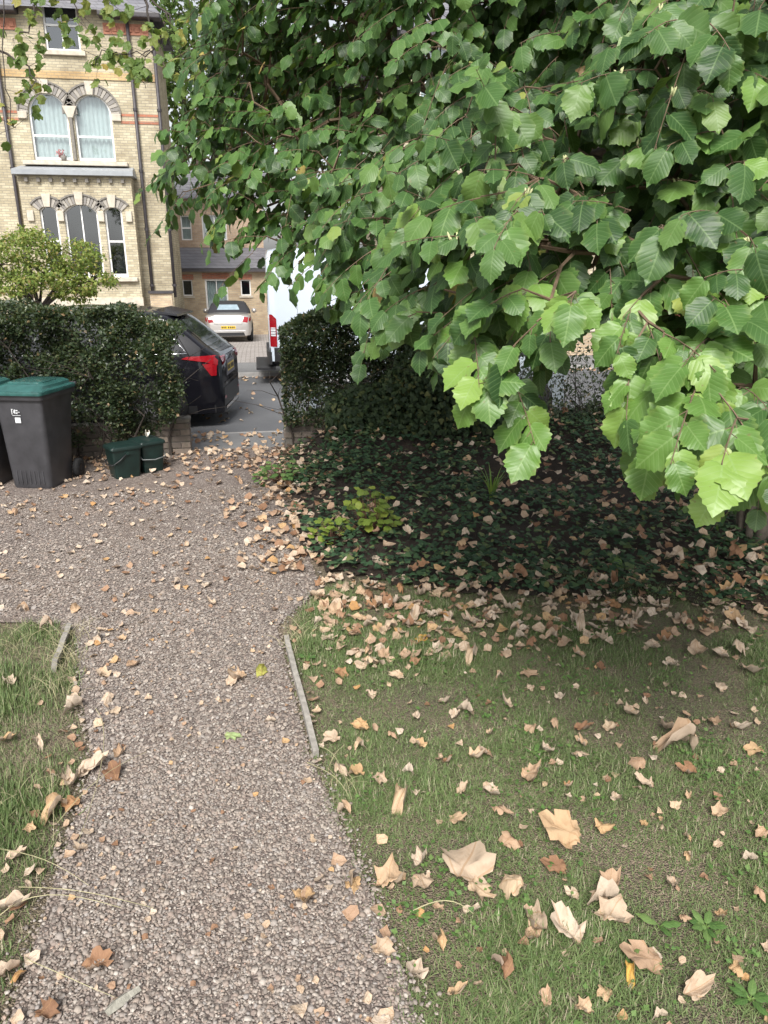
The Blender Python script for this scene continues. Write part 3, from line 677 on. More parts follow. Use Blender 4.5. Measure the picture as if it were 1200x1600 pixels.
# ================================================================== HAZEL
def hazel():
    base = Vector((3.95, 5.1, 0)); root = empty('hazel_tree', base)
    OUT = [(360, -900), (348, -60), (328, 40), (315, 100), (318, 165), (290, 210), (264, 250), (258, 290), (275, 308), (325, 306), (372, 330), (392, 348), (420, 368), (445, 385), (480, 395), (520, 415), (560, 450), (600, 470), (640, 455), (690, 470), (725, 500), (760, 480), (800, 500), (845, 510), (885, 480), (930, 440), (975, 480), (1010, 535), (1055, 545), (1090, 590), (1130, 640), (1200, 660), (1400, 670), (1700, 660), (1700, -900)]
    CT = np.array([(300, 250, 4.6), (250, 330, 4.6), (450, 100, 4.6), (450, 350, 4.3), (420, 440, 4.1), (600, 150, 4.3), (560, 480, 3.3), (650, 330, 3.1), (650, 520, 2.8), (720, 300, 2.4), (800, 330, 2.1), (720, 150, 3.4), (770, 180, 2.4), (850, 480, 2.1), (790, 680, 2.3), (900, 150, 2.6), (1000, 150, 2.4), (1000, 350, 2.2), (1000, 560, 1.95), (1150, 760, 1.75), (1150, 600, 1.8), (1100, 50, 2.1), (1180, 300, 2.1), (800, 40, 3.8), (950, 40, 3.0), (1400, 500, 1.9), (1400, 0, 2.3), (700, -400, 4), (1200, -500, 3), (330, -300, 4.8)])
    def tf(x, y):
        w = 1 / ((CT[:, 0] - x) ** 2 + (CT[:, 1] - y) ** 2 + 900.) ** 1.5; return float((w * CT[:, 2]).sum() / w.sum())
    anchors = []
    layers = [0, .12, .28, .46, .7, 1.0, 1.4, 1.9, 2.5]
    for li, off in enumerate(layers):
        got = []; tries = 0; lim = [560, 480, 420, 360, 300, 250, 210, 160, 110][li]
        while len(got) < lim and tries < 9000:
            tries += 1; x = random.uniform(225, 1600); y = random.uniform(-560, 800)
            yy = y + (0 if li == 0 else 8 + 8 * li); xq = x - (0 if li == 0 else 5 * li)
            if not in_poly(xq, yy, OUT): continue
            t = tf(x, y) + off + random.uniform(-.12, .12)
            if t > 6.4: continue
            P = deep(x, y, t)
            if P.z > 5.2 or P.z < .9: continue
            s = (.1 if li < 3 else .125 if li < 5 else .18) * F_PX / t
            if any((x - a) ** 2 + (y - b) ** 2 < s * s for a, b in got): continue
            if li < 3 and (x - 945) ** 2 + (y - 215) ** 2 < 46 ** 2: continue
            got.append((x, y)); anchors.append((P, li))
    for (x, y, t) in ((800, 590, 2.25), (1150, 655, 1.72), (1120, 610, 1.8), (1030, 575, 1.95), (1190, 660, 1.75), (1090, 600, 1.85), (1200, 640, 1.8), (1145, 640, 2.1), (1195, 660, 2.3), (985, 550, 2.0), (1060, 560, 2.2), (1170, 600, 2.2), (740, 520, 2.3), (650, 490, 2.7), (445, 400, 4.1), (415, 370, 4.2), (352, 335, 4.3), (395, 395, 4.2), (285, 300, 4.6), (275, 262, 4.6), (330, 120, 4.6), (345, 40, 4.7), (570, 425, 3.5), (590, 450, 3.4), (615, 440, 3.3), (580, 395, 4.0), (630, 415, 3.8), (600, 425, 4.2), (640, 450, 3.6), (660, 470, 3.1)): anchors.append((deep(x, y, t), 0))
    # crown on the far side and to the right, out of the picture
    for k in range(120):
        a = random.uniform(-.6, 1.7); rr = random.uniform(1.2, 2.9); anchors.append((base + Vector((rr * math.cos(a), rr * math.sin(a), random.uniform(1.6, 4.3))), 20))
    for k in range(170):      # crown over the back of the bed
        anchors.append((Vector((random.uniform(1.0, 4.2), random.uniform(6.0, 8.7), random.uniform(2.35, 4.2))), 21))
    for k in range(26):       # low shoots round the stool
        a = random.uniform(0, 6.28); anchors.append((base + Vector((random.uniform(.2, .75) * math.cos(a), random.uniform(.2, .75) * math.sin(a), random.uniform(.25, 1.3))), 22))
    # skeleton: anchors attach to the nearest wood that is closer to the stool
    nodes = []; par = []
    def addn(p, q): nodes.append(Vector(p)); par.append(q); return len(nodes) - 1
    for k in range(9):
        a = 2 * math.pi * k / 9 + .2; l = random.uniform(.5, .95); last = -1
        for q in range(8):
            f = q / 7; p = base + Vector((math.cos(a) * (.12 + l * 1.5 * f ** 1.7), math.sin(a) * (.12 + l * 1.5 * f ** 1.7), 3.1 * f * random.uniform(.95, 1.02)))
            last = addn(p, last)
    order = sorted(range(len(anchors)), key=lambda i: (anchors[i][0] - base - Vector((0, 0, 2))).length)
    ends = []
    for i in order:
        P, li = anchors[i]; arr = np.array([v[:] for v in nodes]); d = np.linalg.norm(arr - np.array(P), axis=1)
        d = d + 3 * np.maximum(0, arr[:, 2] - P.z - .25) * .2 + np.where(np.linalg.norm(arr - np.array(base + Vector((0, 0, 2))), axis=1) > (P - base - Vector((0, 0, 2))).length, 3, 0)
        j = int(np.argmin(d)); A = nodes[j]; v = P - A; L = v.length; last = j; ns = max(1, int(L / .3))
        for q in range(1, ns + 1):
            f = q / ns; p = A + v * f + Vector((0, 0, .12 * L * math.sin(math.pi * f * .9))) + Vector((random.gauss(0, .015), random.gauss(0, .015), random.gauss(0, .01))) * (1 if q < ns else 0)
            last = addn(p, last)
        ends.append((last, i))
    cnt = [0] * len(nodes)
    for e, i in ends:
        q = e
        while q >= 0: cnt[q] += 1; q = par[q]
    rad = [min(.05, .0024 * max(1, c) ** .48) for c in cnt]
    b = MB(); stem_of = []
    for k in range(len(nodes)): stem_of.append(stem_of[par[k]] if par[k] >= 0 else k)
    SB = {}
    for k in range(len(nodes)):
        if par[k] >= 0 and cnt[k] > 0:
            (SB.setdefault(stem_of[k], MB()) if rad[k] > .012 else b).tube([nodes[par[k]] - base, nodes[k] - base], rad[par[k]], 6 if rad[k] > .01 else 4, rad[k], cap=False)
    for q in SB.values(): q.build('stem', bark_m, root, smooth=True)
    # sprays of leaves
    Ms, Ps, Ls, Sz = [], [], [], []
    catk = []
    for e, i in ends:
        P, li = anchors[i]; out = P - base; out.z = 0; out.normalize()
        A = nodes[par[e]]; tw = (P - A).normalized()
        if li < 12: tc = (Vector((0, 0, HC)) - P).normalized(); out = (out + tc * .55).normalized()
        dirn = (tw * .6 + out * .5 + Vector((random.gauss(0, .35), random.gauss(0, .35), random.uniform(-.65, .1)))).normalized()
        L = random.uniform(.16, .32); nl = random.randint(6, 9) if li < 2 else random.randint(7, 11) if li < 12 else 8 if li > 20 else 5
        pts = [P + dirn * L * f + Vector((0, 0, -.22 * L * f * f)) for f in np.linspace(0, 1, 5)]
        b.tube([p - base for p in pts], .0022, 4, .0011, cap=False)
        sd_ = dirn.cross(Vector((0, 0, 1))).normalized()
        for q in range(nl):
            f = (q + .6) / nl; p = P + dirn * L * f + Vector((0, 0, -.22 * L * f * f)); sg = 1 if q % 2 else -1
            lat = sd_ * sg if q < nl - 1 else sd_ * 0
            d = (lat * .62 + dirn * .45 + Vector((0, 0, -.62)) + Vector((random.gauss(0, .28), random.gauss(0, .28), random.gauss(0, .25)))).normalized()
            nn = (out * .72 + Vector((0, 0, .72)) + Vector((random.gauss(0, .3), random.gauss(0, .3), random.gauss(0, .25))))
            pe = p + d * random.uniform(.012, .022)
            if li < 2: b.tube([p - base, pe - base], .0012, 3, .001, cap=False)
            Ps.append(pe[:]); Ms.append((d[:], nn[:])); Ls.append(li); Sz.append(random.uniform(.066, .112) * (1.1 if li < 2 and P.y < 3 else .93) * (.62 if random.random() < .12 else 1))
        if li == 0 and P.y < 2.9 and random.random() < .22: catk.append((P + dirn * L * .45))
    tag(b.build('twigs', twig_m, root), kind='stuff')
    Ps = np.array(Ps); D = np.array([m[0] for m in Ms]); Nn = np.array([m[1] for m in Ms]); Ls = np.array(Ls); Sz = np.array(Sz)
    M = frames(D, Nn, Sz)
    score = np.zeros(len(Ps))
    for k in range(len(Ps)):
        x, y, dd = proj(Ps[k] + D[k] * Sz[k] * .5)
        if -10 < x < 1210 and -10 < y < 1000 and dd > .3 and Ls[k] <= 1: score[k] = Sz[k] / dd * (1 if Ls[k] == 0 else .8) * (.3 + abs(Vector(Nn[k]).normalized().dot((Vector((0, 0, HC)) - Vector(Ps[k])).normalized())))
    top = np.argsort(-score)[:300]; isobj = np.zeros(len(Ps), bool); isobj[top] = True
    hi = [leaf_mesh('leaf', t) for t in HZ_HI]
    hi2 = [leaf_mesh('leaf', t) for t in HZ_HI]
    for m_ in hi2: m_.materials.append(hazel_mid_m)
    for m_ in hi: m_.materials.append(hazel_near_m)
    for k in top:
        o = bpy.data.objects.new('leaf', (hi if random.random() < .12 + .88 * smooth(2.45, 1.85, Ps[k][2]) * smooth(3.4, 2.4, Ps[k][1]) else hi2)[random.randrange(len(hi))]); COL.objects.link(o); o.parent = root  # lower, nearer leaves mostly take the copy with light in its colour
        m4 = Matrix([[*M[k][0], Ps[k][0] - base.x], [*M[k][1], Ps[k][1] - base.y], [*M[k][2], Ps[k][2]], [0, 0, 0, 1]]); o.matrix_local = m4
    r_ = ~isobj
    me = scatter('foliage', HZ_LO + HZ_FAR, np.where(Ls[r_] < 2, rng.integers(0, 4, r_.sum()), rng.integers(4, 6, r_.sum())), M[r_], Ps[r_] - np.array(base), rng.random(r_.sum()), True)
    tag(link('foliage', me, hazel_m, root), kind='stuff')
    cm = MB().lathe([(0.0001, 0), (.0032, .003), (.0036, .012), (.003, .024), (.0001, .029)], n=6).build('catkin', catkin_m, root, True); first = True
    for p in catk:
        for q in range(3):
            o = cm if first else cm.copy()
            if not first: COL.objects.link(o); o.parent = root
            first = False; o.location = p - base + Vector((random.gauss(0, .006), random.gauss(0, .006), -.028)); o.rotation_euler = (random.gauss(0, .3), random.gauss(0, .3), 0)
    tag(root, 'large spreading hazel with broad toothed green leaves overhanging the ivy bed', 'tree')
hazel()

# ================================================================== FALLEN LEAVES
def fallen():
    mats = {'cream': cream_m, 'tan': tan_m, 'brown': brown_m, 'green': green_m, 'gold': gold_m, 'olive': olive_m}
    cache = {}
    def me_of(i, k):
        if (i, k) not in cache:
            m = leaf_mesh('fallen_leaf', (DRY + FLAT)[i], True); m.materials.append(mats[k]); cache[(i, k)] = m
        return cache[(i, k)]
    placed = []
    def zone(x, y):
        if in_poly(x, y, BED): return 'ivy'
        if in_poly(x, y, gp): return 'path' if y < 4.5 else 'drive'
        return 'left' if x < -.5 else ('band' if y > 3.75 else 'lawn')
    ZL = {'ivy': ('caught on the dark ivy under the hazel', 'leaves on the ivy'),
          'path': ('lying on the gravel path between the two lawns', 'leaves on the gravel path'),
          'drive': ('on the wide gravel area in front of the bins', 'leaves on the wide gravel'),
          'left': ('lying in the longer grass left of the path', 'leaves on the left lawn'),
          'band': ('in the band of litter along the ivy edge', 'leaves along the ivy edge'),
          'lawn': ('lying on the patchy lawn right of the path', 'leaves on the patchy lawn')}
    def put(P, size, kind='dry', label=None, idx=None):
        if len(placed) >= 300: return
        i = random.randrange(12) if idx is None else idx
        z = zone(P.x, P.y); cat_ = kind
        if kind == 'dry': kind = random.choices(('cream', 'tan', 'brown'), (.48, .38, .14) if z != 'ivy' else (.3, .35, .35))[0]
        o = link('fallen_leaf', me_of(i, kind))
        zz = {'ivy': bed_z(P.x, P.y) + .1, 'path': .008, 'drive': .009, 'left': .016, 'band': .008, 'lawn': .01}[z]
        o.location = (P.x, P.y, zz); s = size * 1.0; o.scale = (s * random.uniform(.72, 1.05), s, s * random.uniform(.8, 1.25))
        o.rotation_euler = (random.gauss(0, .14), random.gauss(0, .14), random.uniform(0, 6.28))
        if label: tag(o, label, 'leaf')
        else:
            w_ = {'cream': 'pale cream', 'tan': 'tan', 'brown': 'dark brown'}[kind]; sz_ = 'large' if size > .125 else 'small' if size < .09 else 'medium'
            tag(o, '%s %s dry leaf %s' % (sz_, w_, ZL[z][0]), 'leaf', '%s %s %s' % (sz_, w_, ZL[z][1]))
        placed.append((P.x, P.y, size)); return o
    U = {(735, 1362): ('big pale veined dry leaf arched over another leaf on the lawn', 'cream', 7), (660, 998): ('flat golden orange maple leaf in the litter near the ivy edge', 'gold', 12),
         (357, 1153): ('small pale green leaf lying alone on the gravel path', 'green', 13), (410, 1055): ('olive yellow leaf beside a white curled leaf on the gravel path', 'olive', 2),
         (985, 1525): ('small yellow leaf tucked against a large tan leaf on the lawn', 'gold', 4)}
    L = [(520, 1157, .1), (558, 1212, .11), (590, 1220, .08), (530, 1215, .1), (625, 1255, .14), (655, 1348, .09), (660, 1380, .1), (735, 1362, .23), (745, 1392, .12), (555, 1385, .1), (610, 1385, .14), (595, 1490, .1), (648, 1522, .1), (475, 1405, .11), (805, 1400, .12), (833, 1440, .16), (835, 1462, .1), (870, 1360, .11), (880, 1310, .2), (893, 1405, .07), (890, 1465, .15), (940, 1410, .14), (955, 1440, .14), (955, 1390, .1), (1010, 1508, .16), (985, 1525, .08), (1080, 1552, .12), (785, 1520, .1), (825, 1215, .15), (780, 1280, .1), (790, 1322, .1), (760, 1180, .1), (710, 1120, .08), (733, 1115, .12), (795, 1105, .1), (825, 1055, .13), (860, 1000, .11), (940, 1000, .11), (1090, 1020, .17), (1045, 1140, .14), (1060, 1172, .2), (985, 1115, .12), (1000, 1200, .1), (1075, 1210, .1), (1125, 1275, .1), (945, 1300, .11), (1170, 1345, .08), (855, 1175, .1), (740, 1185, .09), (1115, 1130, .09), (1150, 1140, .1), (1170, 1050, .14), (1150, 1020, .12), (660, 998, .12), (690, 1100, .09), (620, 1060, .11), (575, 1045, .12), (600, 1030, .11), (510, 1000, .12), (635, 980, .12), (700, 970, .11), (765, 975, .13), (570, 912, .12), (600, 935, .11), (650, 945, .11), (540, 925, .1), (1180, 1175, .1), (1190, 1305, .09), (650, 1122, .08), (610, 1155, .07), (565, 1140, .1), (580, 1090, .08),
         (375, 1062, .14), (410, 1055, .12), (360, 1070, .09), (357, 1153, .1), (115, 1110, .13), (160, 1055, .11), (170, 1095, .08), (180, 1115, .09), (140, 1205, .15), (175, 1215, .12), (110, 1225, .13), (185, 1180, .09), (190, 1000, .09), (210, 1040, .09), (150, 1000, .1), (90, 1270, .13), (115, 1260, .09), (15, 1420, .13), (150, 1508, .12), (45, 1300, .06), (15, 1520, .12), (20, 1345, .09), (75, 985, .1), (430, 955, .08), (425, 1128, .07), (15, 1070, .11), (10, 1160, .1), (60, 1165, .08), (130, 1330, .07), (70, 1590, .1), (720, 1240, .07), (905, 1190, .08), (690, 1480, .08), (1050, 1040, .1), (1010, 1230, .1)]
    for (x, y, s) in L:
        u = U.get((x, y)); put(gnd(x, y), s, u[1] if u else 'dry', u[0] if u else None, u[2] if u else None)
    def rnd_zone(n, fx, fy, smin, smax, test, sep):
        k = 0; tries = 0
        while k < n and tries < 4000 and len(placed) < 300:
            tries += 1; P = gnd(fx(), fy())
            if not test(P): continue
            s = random.uniform(smin, smax)
            if any((P.x - a) ** 2 + (P.y - b) ** 2 < (sep * (s + c)) ** 2 for a, b, c in placed): continue
            put(P, s); k += 1
    rnd_zone(46, lambda: random.uniform(520, 1210), lambda: random.uniform(1010, 1590), .05, .1, lambda P: in_poly(P.x, P.y, LAWN_R), .75)
    rnd_zone(100, lambda: random.uniform(470, 1215), lambda: min(1040, max(870, random.gauss(945, 36))), .07, .14, lambda P: P.x > .25, .3)
    rnd_zone(22, lambda: random.uniform(600, 1190), lambda: random.uniform(690, 905), .07, .12, lambda P: True, .8)
    rnd_zone(40, lambda: random.uniform(-10, 470), lambda: random.uniform(745, 960), .06, .1, lambda P: P.x > -3.6, .6)
    # the rest: litter too small or too far to pick out
    xs, ys, zs, ss = [], [], [], []
    def add(n, fx, fy, fzv, s0, s1, test=None):
        for _ in range(n):
            x, y = fx(), fy()
            if test and not test(x, y): continue
            xs.append(x); ys.append(y); zs.append(fzv(x, y)); ss.append(random.uniform(s0, s1))
    U_ = random.uniform
    add(760, lambda: U_(-5, .6), lambda: 9.0 - abs(random.gauss(0, .75)), lambda x, y: U_(.008, .03), .045, .1)
    add(620, lambda: U_(-4, .5), lambda: U_(4.7, 9), lambda x, y: .012, .03, .075)
    add(420, lambda: bed_edge_x(7) + random.gauss(.05, .22), lambda: U_(5.0, 9), lambda x, y: U_(.01, .04) + (bed_z(x, y) if x > .2 else 0), .05, .11)
    add(1500, lambda: U_(.4, 6), lambda: U_(4.3, 8.8), lambda x, y: bed_z(x, y) + U_(.03, .13), .05, .12, lambda x, y: in_poly(x, y, BED) and random.random() < .35 + .65 * math.exp(-(((x - 2.85) / .8) ** 2 + ((y - 6.3) / 1.4) ** 2)))
    add(750, lambda: U_(.3, 4.5), lambda: U_(3.6, 4.9), lambda x, y: U_(.004, .02), .04, .1, lambda x, y: not in_poly(x, y, gp))
    add(420, lambda: U_(.3, 3.4), lambda: U_(1.2, 4.3), lambda x, y: U_(.0, .012), .02, .05, lambda x, y: in_poly(x, y, LAWN_R))
    add(130, lambda: random.choice((-.9, -1.0, .2)) + random.gauss(0, .1), lambda: U_(1.5, 4.6), lambda x, y: .009, .03, .07)
    add(330, lambda: U_(-3, 3), lambda: U_(9.1, 10.1), lambda x, y: -.012, .05, .11)
    add(260, lambda: U_(-3, 4), lambda: U_(10.2, 14), lambda x, y: -.095, .05, .1, lambda x, y: random.random() < 1.2 - (y - 10) * .25)
    add(420, lambda: U_(-6, 8), lambda: 15.95 - abs(random.gauss(0, .25)), lambda x, y: -.095, .05, .12)
    add(330, lambda: U_(-.95, .35), lambda: U_(1.4, 4.8), lambda x, y: .01, .012, .035, lambda x, y: in_poly(x, y, gp))
    n = len(xs); an = rng.uniform(0, 6.283, n)
    D = np.stack([np.cos(an), np.sin(an), rng.normal(0, .15, n)], 1); Nn = np.stack([rng.normal(0, .22, n), rng.normal(0, .22, n), np.ones(n)], 1)
    V3 = [lobed_leaf(500 + i, 9, [.6, .9, .4, .8][i]) for i in range(4)]
    me = scatter('leaf_litter', V3, rng.integers(0, 4, n), frames(D, Nn, np.array(ss)), np.stack([xs, ys, zs], 1), rng.random(n), True)
    tag(link('leaf_litter', me, dry_m), 'scattered small dry brown leaf litter under hedges and along edges', 'leaf litter', kind='stuff')
fallen()
# ================================================================== SMALL PLANTS, EDGING
def edging(a, b, h, label, tilt=0):
    a, b = gnd(*a), gnd(*b); d = b - a; L = d.length
    m = MB(); n = 8; w = .014
    V = []; Fs = []
    for i in range(n + 1):
        x = L * i / n; dz = random.uniform(-.008, .004); dy = random.uniform(-.0025, .0025)
        V += [(x, -w + dy, -.06), (x, w + dy, -.06), (x, w + dy, h + dz), (x, -w + dy, h + dz)]
    for i in range(n):
        for j in range(4): Fs.append((i * 4 + j, i * 4 + (j + 1) % 4, (i + 1) * 4 + (j + 1) % 4, (i + 1) * 4 + j))
    Fs += [(0, 1, 2, 3), (n * 4 + 3, n * 4 + 2, n * 4 + 1, n * 4)]
    o = m.add(V, Fs).build('edging_board', wood_m); o.location = a; o.rotation_euler = (tilt, 0, math.atan2(d.y, d.x)); tag(o, label, 'edging')
edging((447, 1000), (494, 1180), .035, 'weathered grey timber edging board between gravel path and patchy lawn')
edging((84, 1048), (108, 985), .06, 'short tilted grey edging board in long grass at the lawn corner', .2)
def leafy(name, P, label, cat, leaves, m, stem_m, tmpl, group=None):
    """leaves: list of (stem_base, leaf_base, dir, normal, size)"""
    r = empty(name, P); me = leaf_mesh('leaf', tmpl, True); me.materials.append(m); b = MB(); P = Vector(P)
    for (s0, l0, d, n, s) in leaves:
        o = bpy.data.objects.new('leaf', me); COL.objects.link(o); o.parent = r
        M = frames(np.array([d[:]]), np.array([n[:]]), np.array([s]))[0]
        o.matrix_local = Matrix([[*M[0], l0.x], [*M[1], l0.y], [*M[2], l0.z], [0, 0, 0, 1]])
        b.tube([s0, (s0 + l0) / 2 + Vector((0, 0, .004)), l0], .0022, 4, .0014)
    b.build('stems', stem_m, r); tag(r, label, cat, group); return r
NARROW = hazel_leaf(10, .3, .25, .1, 3); NARROW = (NARROW[0] * np.array([.55, 1, 1]), NARROW[1], NARROW[2])
def rosette(px, py, n, s, label):
    s *= .78
    P = gnd(px, py); L = []
    for i in range(n):
        a = 2.4 * i + random.uniform(-.2, .2); d = Vector((math.cos(a), math.sin(a), random.uniform(.25, .6)))
        L.append((Vector((0, 0, .0)), d * .012 + Vector((0, 0, .01)), d, Vector((-d.x * .4, -d.y * .4, 1)), s * random.uniform(.75, 1.1)))
    leafy('weed_rosette', P, label, 'weed', L, weed_m, weed_m, NARROW)
rosette(1102, 1452, 8, .075, 'green rosette weed with blunt leaves beside bare soil in the lawn')
rosette(1172, 1565, 7, .07, 'bright green broad weed at the lawn edge near a pale curled leaf')
rosette(1030, 1450, 3, .085, 'two bladed upright green weed between curled leaves on the lawn')
rosette(655, 1435, 7, .04, 'low bright green weed tuft growing at the gravel edge')
rosette(835, 1180, 4, .06, 'small green weed among grass mid lawn')
rosette(480, 1030, 6, .06, 'dark green weed beside the timber edging board')
def shrub(px, py, n, h, label, name='lime_shrub', m=lime_m, sz=(.05, .085), sp=.22):
    P = gnd(px, py); P.z = bed_z(P.x, P.y); L = []
    for i in range(n):
        a = random.uniform(0, 6.28); rr = sp * math.sqrt(random.random()); t = Vector((rr * math.cos(a), rr * math.sin(a), h * random.uniform(.35, 1) * (1 - .5 * (rr / sp) ** 2)))
        d = Vector((math.cos(a) * .8 + random.gauss(0, .4), math.sin(a) * .8 + random.gauss(0, .4), random.uniform(-.4, .4)))
        L.append((Vector((rr * .25 * math.cos(a), rr * .25 * math.sin(a), 0)), t, d, Vector((d.x * .3, d.y * .3 - .3, 1)), random.uniform(*sz)))
    leafy(name, P, label, 'shrub', L, m, simple('reddish_stem_' + str(px), (.16, .08, .05), .8), HZ_LO[0])
shrub(580, 835, 84, .42, 'small lime green shrub with reddish stems at the ivy edge')
shrub(515, 850, 34, .24, 'low yellow green seedling cluster beside the lime shrub', 'seedling_cluster', lime_m, (.045, .075), .16)
shrub(440, 752, 46, .22, 'low leafy green plants where the ivy bed meets the gravel', 'border_plant', weed_m, (.05, .08), .26)
shrub(500, 690, 30, .45, 'young green plant sprouting in front of the thin loose hedge', 'young_plant', weed_m, (.06, .1), .22)
shrub(640, 690, 36, .5, 'straggly yellowish plant rising from the ivy beneath the hazel', 'straggly_plant', lime_m, (.06, .1), .3)
shrub(975, 892, 9, .14, 'small bright seedling with upright leaves in the ivy', 'seedling', weed_m, (.07, .095), .09)
def clump():
    P = gnd(768, 785); P.z = bed_z(P.x, P.y); r = empty('strap_leaf_clump', P)
    bl = []
    for i in range(22):
        a = random.uniform(0, 6.28); l = random.uniform(.25, .42); w = .009; d = Vector((math.cos(a), math.sin(a), 0)); s = Vector((-d.y, d.x, 0)); V = []; k = 7; lean = random.uniform(.15, .6)
        for q in range(k):
            f = q / (k - 1); c = d * (.02 + lean * l * f * f) + Vector((0, 0, l * (f - .35 * lean * f * f))); ww = w * (1 - f ** 2) + .0006
            V += [c - s * ww, c + s * ww]
        MB().add(V, [(2 * q, 2 * q + 1, 2 * q + 3, 2 * q + 2) for q in range(k - 1)]).build('leaf', MATS['weed_leaf_green'] if i % 3 else lime_m, r, True)
    tag(r, 'clump of upright strap shaped leaves among the dark ivy', 'plant')
clump()
def stick():
    P = [gnd(165, 1590), gnd(185, 1572), gnd(200, 1560), gnd(218, 1550)]; V = []; Fs = []
    for i, p in enumerate(P):
        w = [.012, .02, .016, .01][i]; s = Vector((.6, -.4, 0)).normalized() * w; V += [p + s + Vector((0, 0, .012)), p + Vector((0, 0, .024 + .004 * (i % 2))), p - s + Vector((0, 0, .012))]
    for i in range(3):
        for j in range(2): Fs.append((i * 3 + j, i * 3 + j + 1, i * 3 + j + 4, i * 3 + j + 3))
    tag(MB().add(V, Fs).build('bark_strip', simple('silvery_bark', (.27, .26, .22), .85, .25, 60, .6), smooth=False), 'pale silvery strip of bark lying on the gravel path', 'bark')
stick()

# ================================================================== BINS AND CADDIES
def ring(w, d, r, z, n=4, cy=0.0):
    P = []
    for (sx, sy, a0) in ((1, 1, 0), (-1, 1, 90), (-1, -1, 180), (1, -1, 270)):
        for q in range(n + 1):
            a = R(a0 + 90 * q / n); P.append((sx * (w / 2 - r) + r * math.cos(a), cy + sy * (d / 2 - r) + r * math.sin(a), z))
    return P
def loft(rings, cap0=True, cap1=True):
    m = MB(); k = len(rings[0]); V = [p for r in rings for p in r]; Fs = []
    for i in range(len(rings) - 1):
        for j in range(k): Fs.append((i * k + j, i * k + (j + 1) % k, (i + 1) * k + (j + 1) % k, (i + 1) * k + j))
    if cap0: Fs.append(tuple(range(k - 1, -1, -1)))
    if cap1: Fs.append(tuple(range((len(rings) - 1) * k, len(rings) * k)))
    return m.add(V, Fs)
def shade(o, ang=40):
    me = o.data; me.polygons.foreach_set('use_smooth', [True] * len(me.polygons)); me.set_sharp_from_angle(angle=R(ang)); return o
def bin_(loc, rz, label, sticker):
    b = empty('wheelie_bin', loc, rz); b.scale = (.93, .93, .985)      # front towards -Y
    shade(loft([ring(.43, .45, .05, .0), ring(.45, .47, .05, .03), ring(.50, .56, .05, .55, cy=.03), ring(.54, .645, .045, .93, cy=.06), ring(.545, .66, .045, .935, cy=.06)]).build('body', bin_m, b))
    shade(loft([ring(.575, .70, .045, .915, cy=.06), ring(.585, .71, .045, .925, cy=.06), ring(.585, .71, .045, .962, cy=.06), ring(.57, .69, .045, .968, cy=.06)]).build('rim', bin_m, b))
    li = shade(loft([ring(.60, .745, .05, .966, cy=.055), ring(.605, .75, .05, .975, cy=.055), ring(.595, .74, .05, 1.0, cy=.055), ring(.52, .64, .06, 1.012, cy=.07), ring(.50, .62, .06, 1.04, cy=.09), ring(.42, .52, .08, 1.062, cy=.12)]).build('lid', lid_m, b))
    shade(loft([ring(.40, .36, .05, 1.045, cy=.06), ring(.39, .35, .05, 1.070, cy=.06), ring(.36, .32, .05, 1.074, cy=.06)]).build('raised_panel', lid_m, li))
    MB().tube([(-.25, .45, .96), (-.25, .5, .985), (.25, .5, .985), (.25, .45, .96)], .016, 8).build('handle', bin_m, b, True)
    MB().tube([(-.26, .3, .1), (.26, .3, .1)], .012, 8).build('axle', black_m, b)
    for s in (-1, 1):
        w = MB().lathe([(.03, -.03), (.07, -.03), (.1, -.022), (.1, .022), (.07, .03), (.03, .03)], (s * .255, .31, .1), 'X', 20).build('wheel', tyre_m, b, True)
        MB().lathe([(.0001, -.026), (.05, -.03), (.055, -.034), (.055, .034), (.05, .03), (.0001, .026)], (s * .255, .31, .1), 'X', 14).build('hub', black_m, w, True)
    for k in range(7):   # moulded ribs at the foot of the front
        x = -.15 + .05 * k; MB().box(x - .007, x + .007, -.2445, -.23, .05, .19).build('rib', bin_m, b, bevel=.003)
    if sticker:
        fy = lambda z: -.235 - (z - .03) * .028 - .0115
        z = .80
        MB().add([(-.05, fy(.745) - .006, .745), (.012, fy(.745) - .006, .745), (.012, fy(.69) - .006, .69), (-.05, fy(.69) - .006, .69)], [(0, 1, 2, 3)]).build('sticker', sticker_m, b)
        e = MB()
        for (x0, z0, x1, z1) in ((-.075, .83, -.068, .775), (-.068, .83, -.055, .825), (-.055, .815, -.05, .79), (-.045, .825, -.035, .785), (-.03, .82, -.005, .812), (-.03, .802, .015, .797), (-.03, .79, -.01, .783), (-.07, .768, .02, .764)):
            e.add([(x0, fy(z0) - .007, z0), (x1, fy(z0) - .007, z0), (x1, fy(z1) - .007, z1), (x0, fy(z1) - .007, z1)], [(0, 1, 2, 3)])
        e.build('emblem', sticker_m, b)
    return tag(b, label, 'bin')
bin_((-2.27, 7.84, 0), R(-16), 'charcoal wheelie bin with green lid and white sticker before the hedge', True)
bin_((-2.86, 7.95, 0), R(-12), 'charcoal wheelie bin cut off behind the stickered one, without a visible sticker', False)
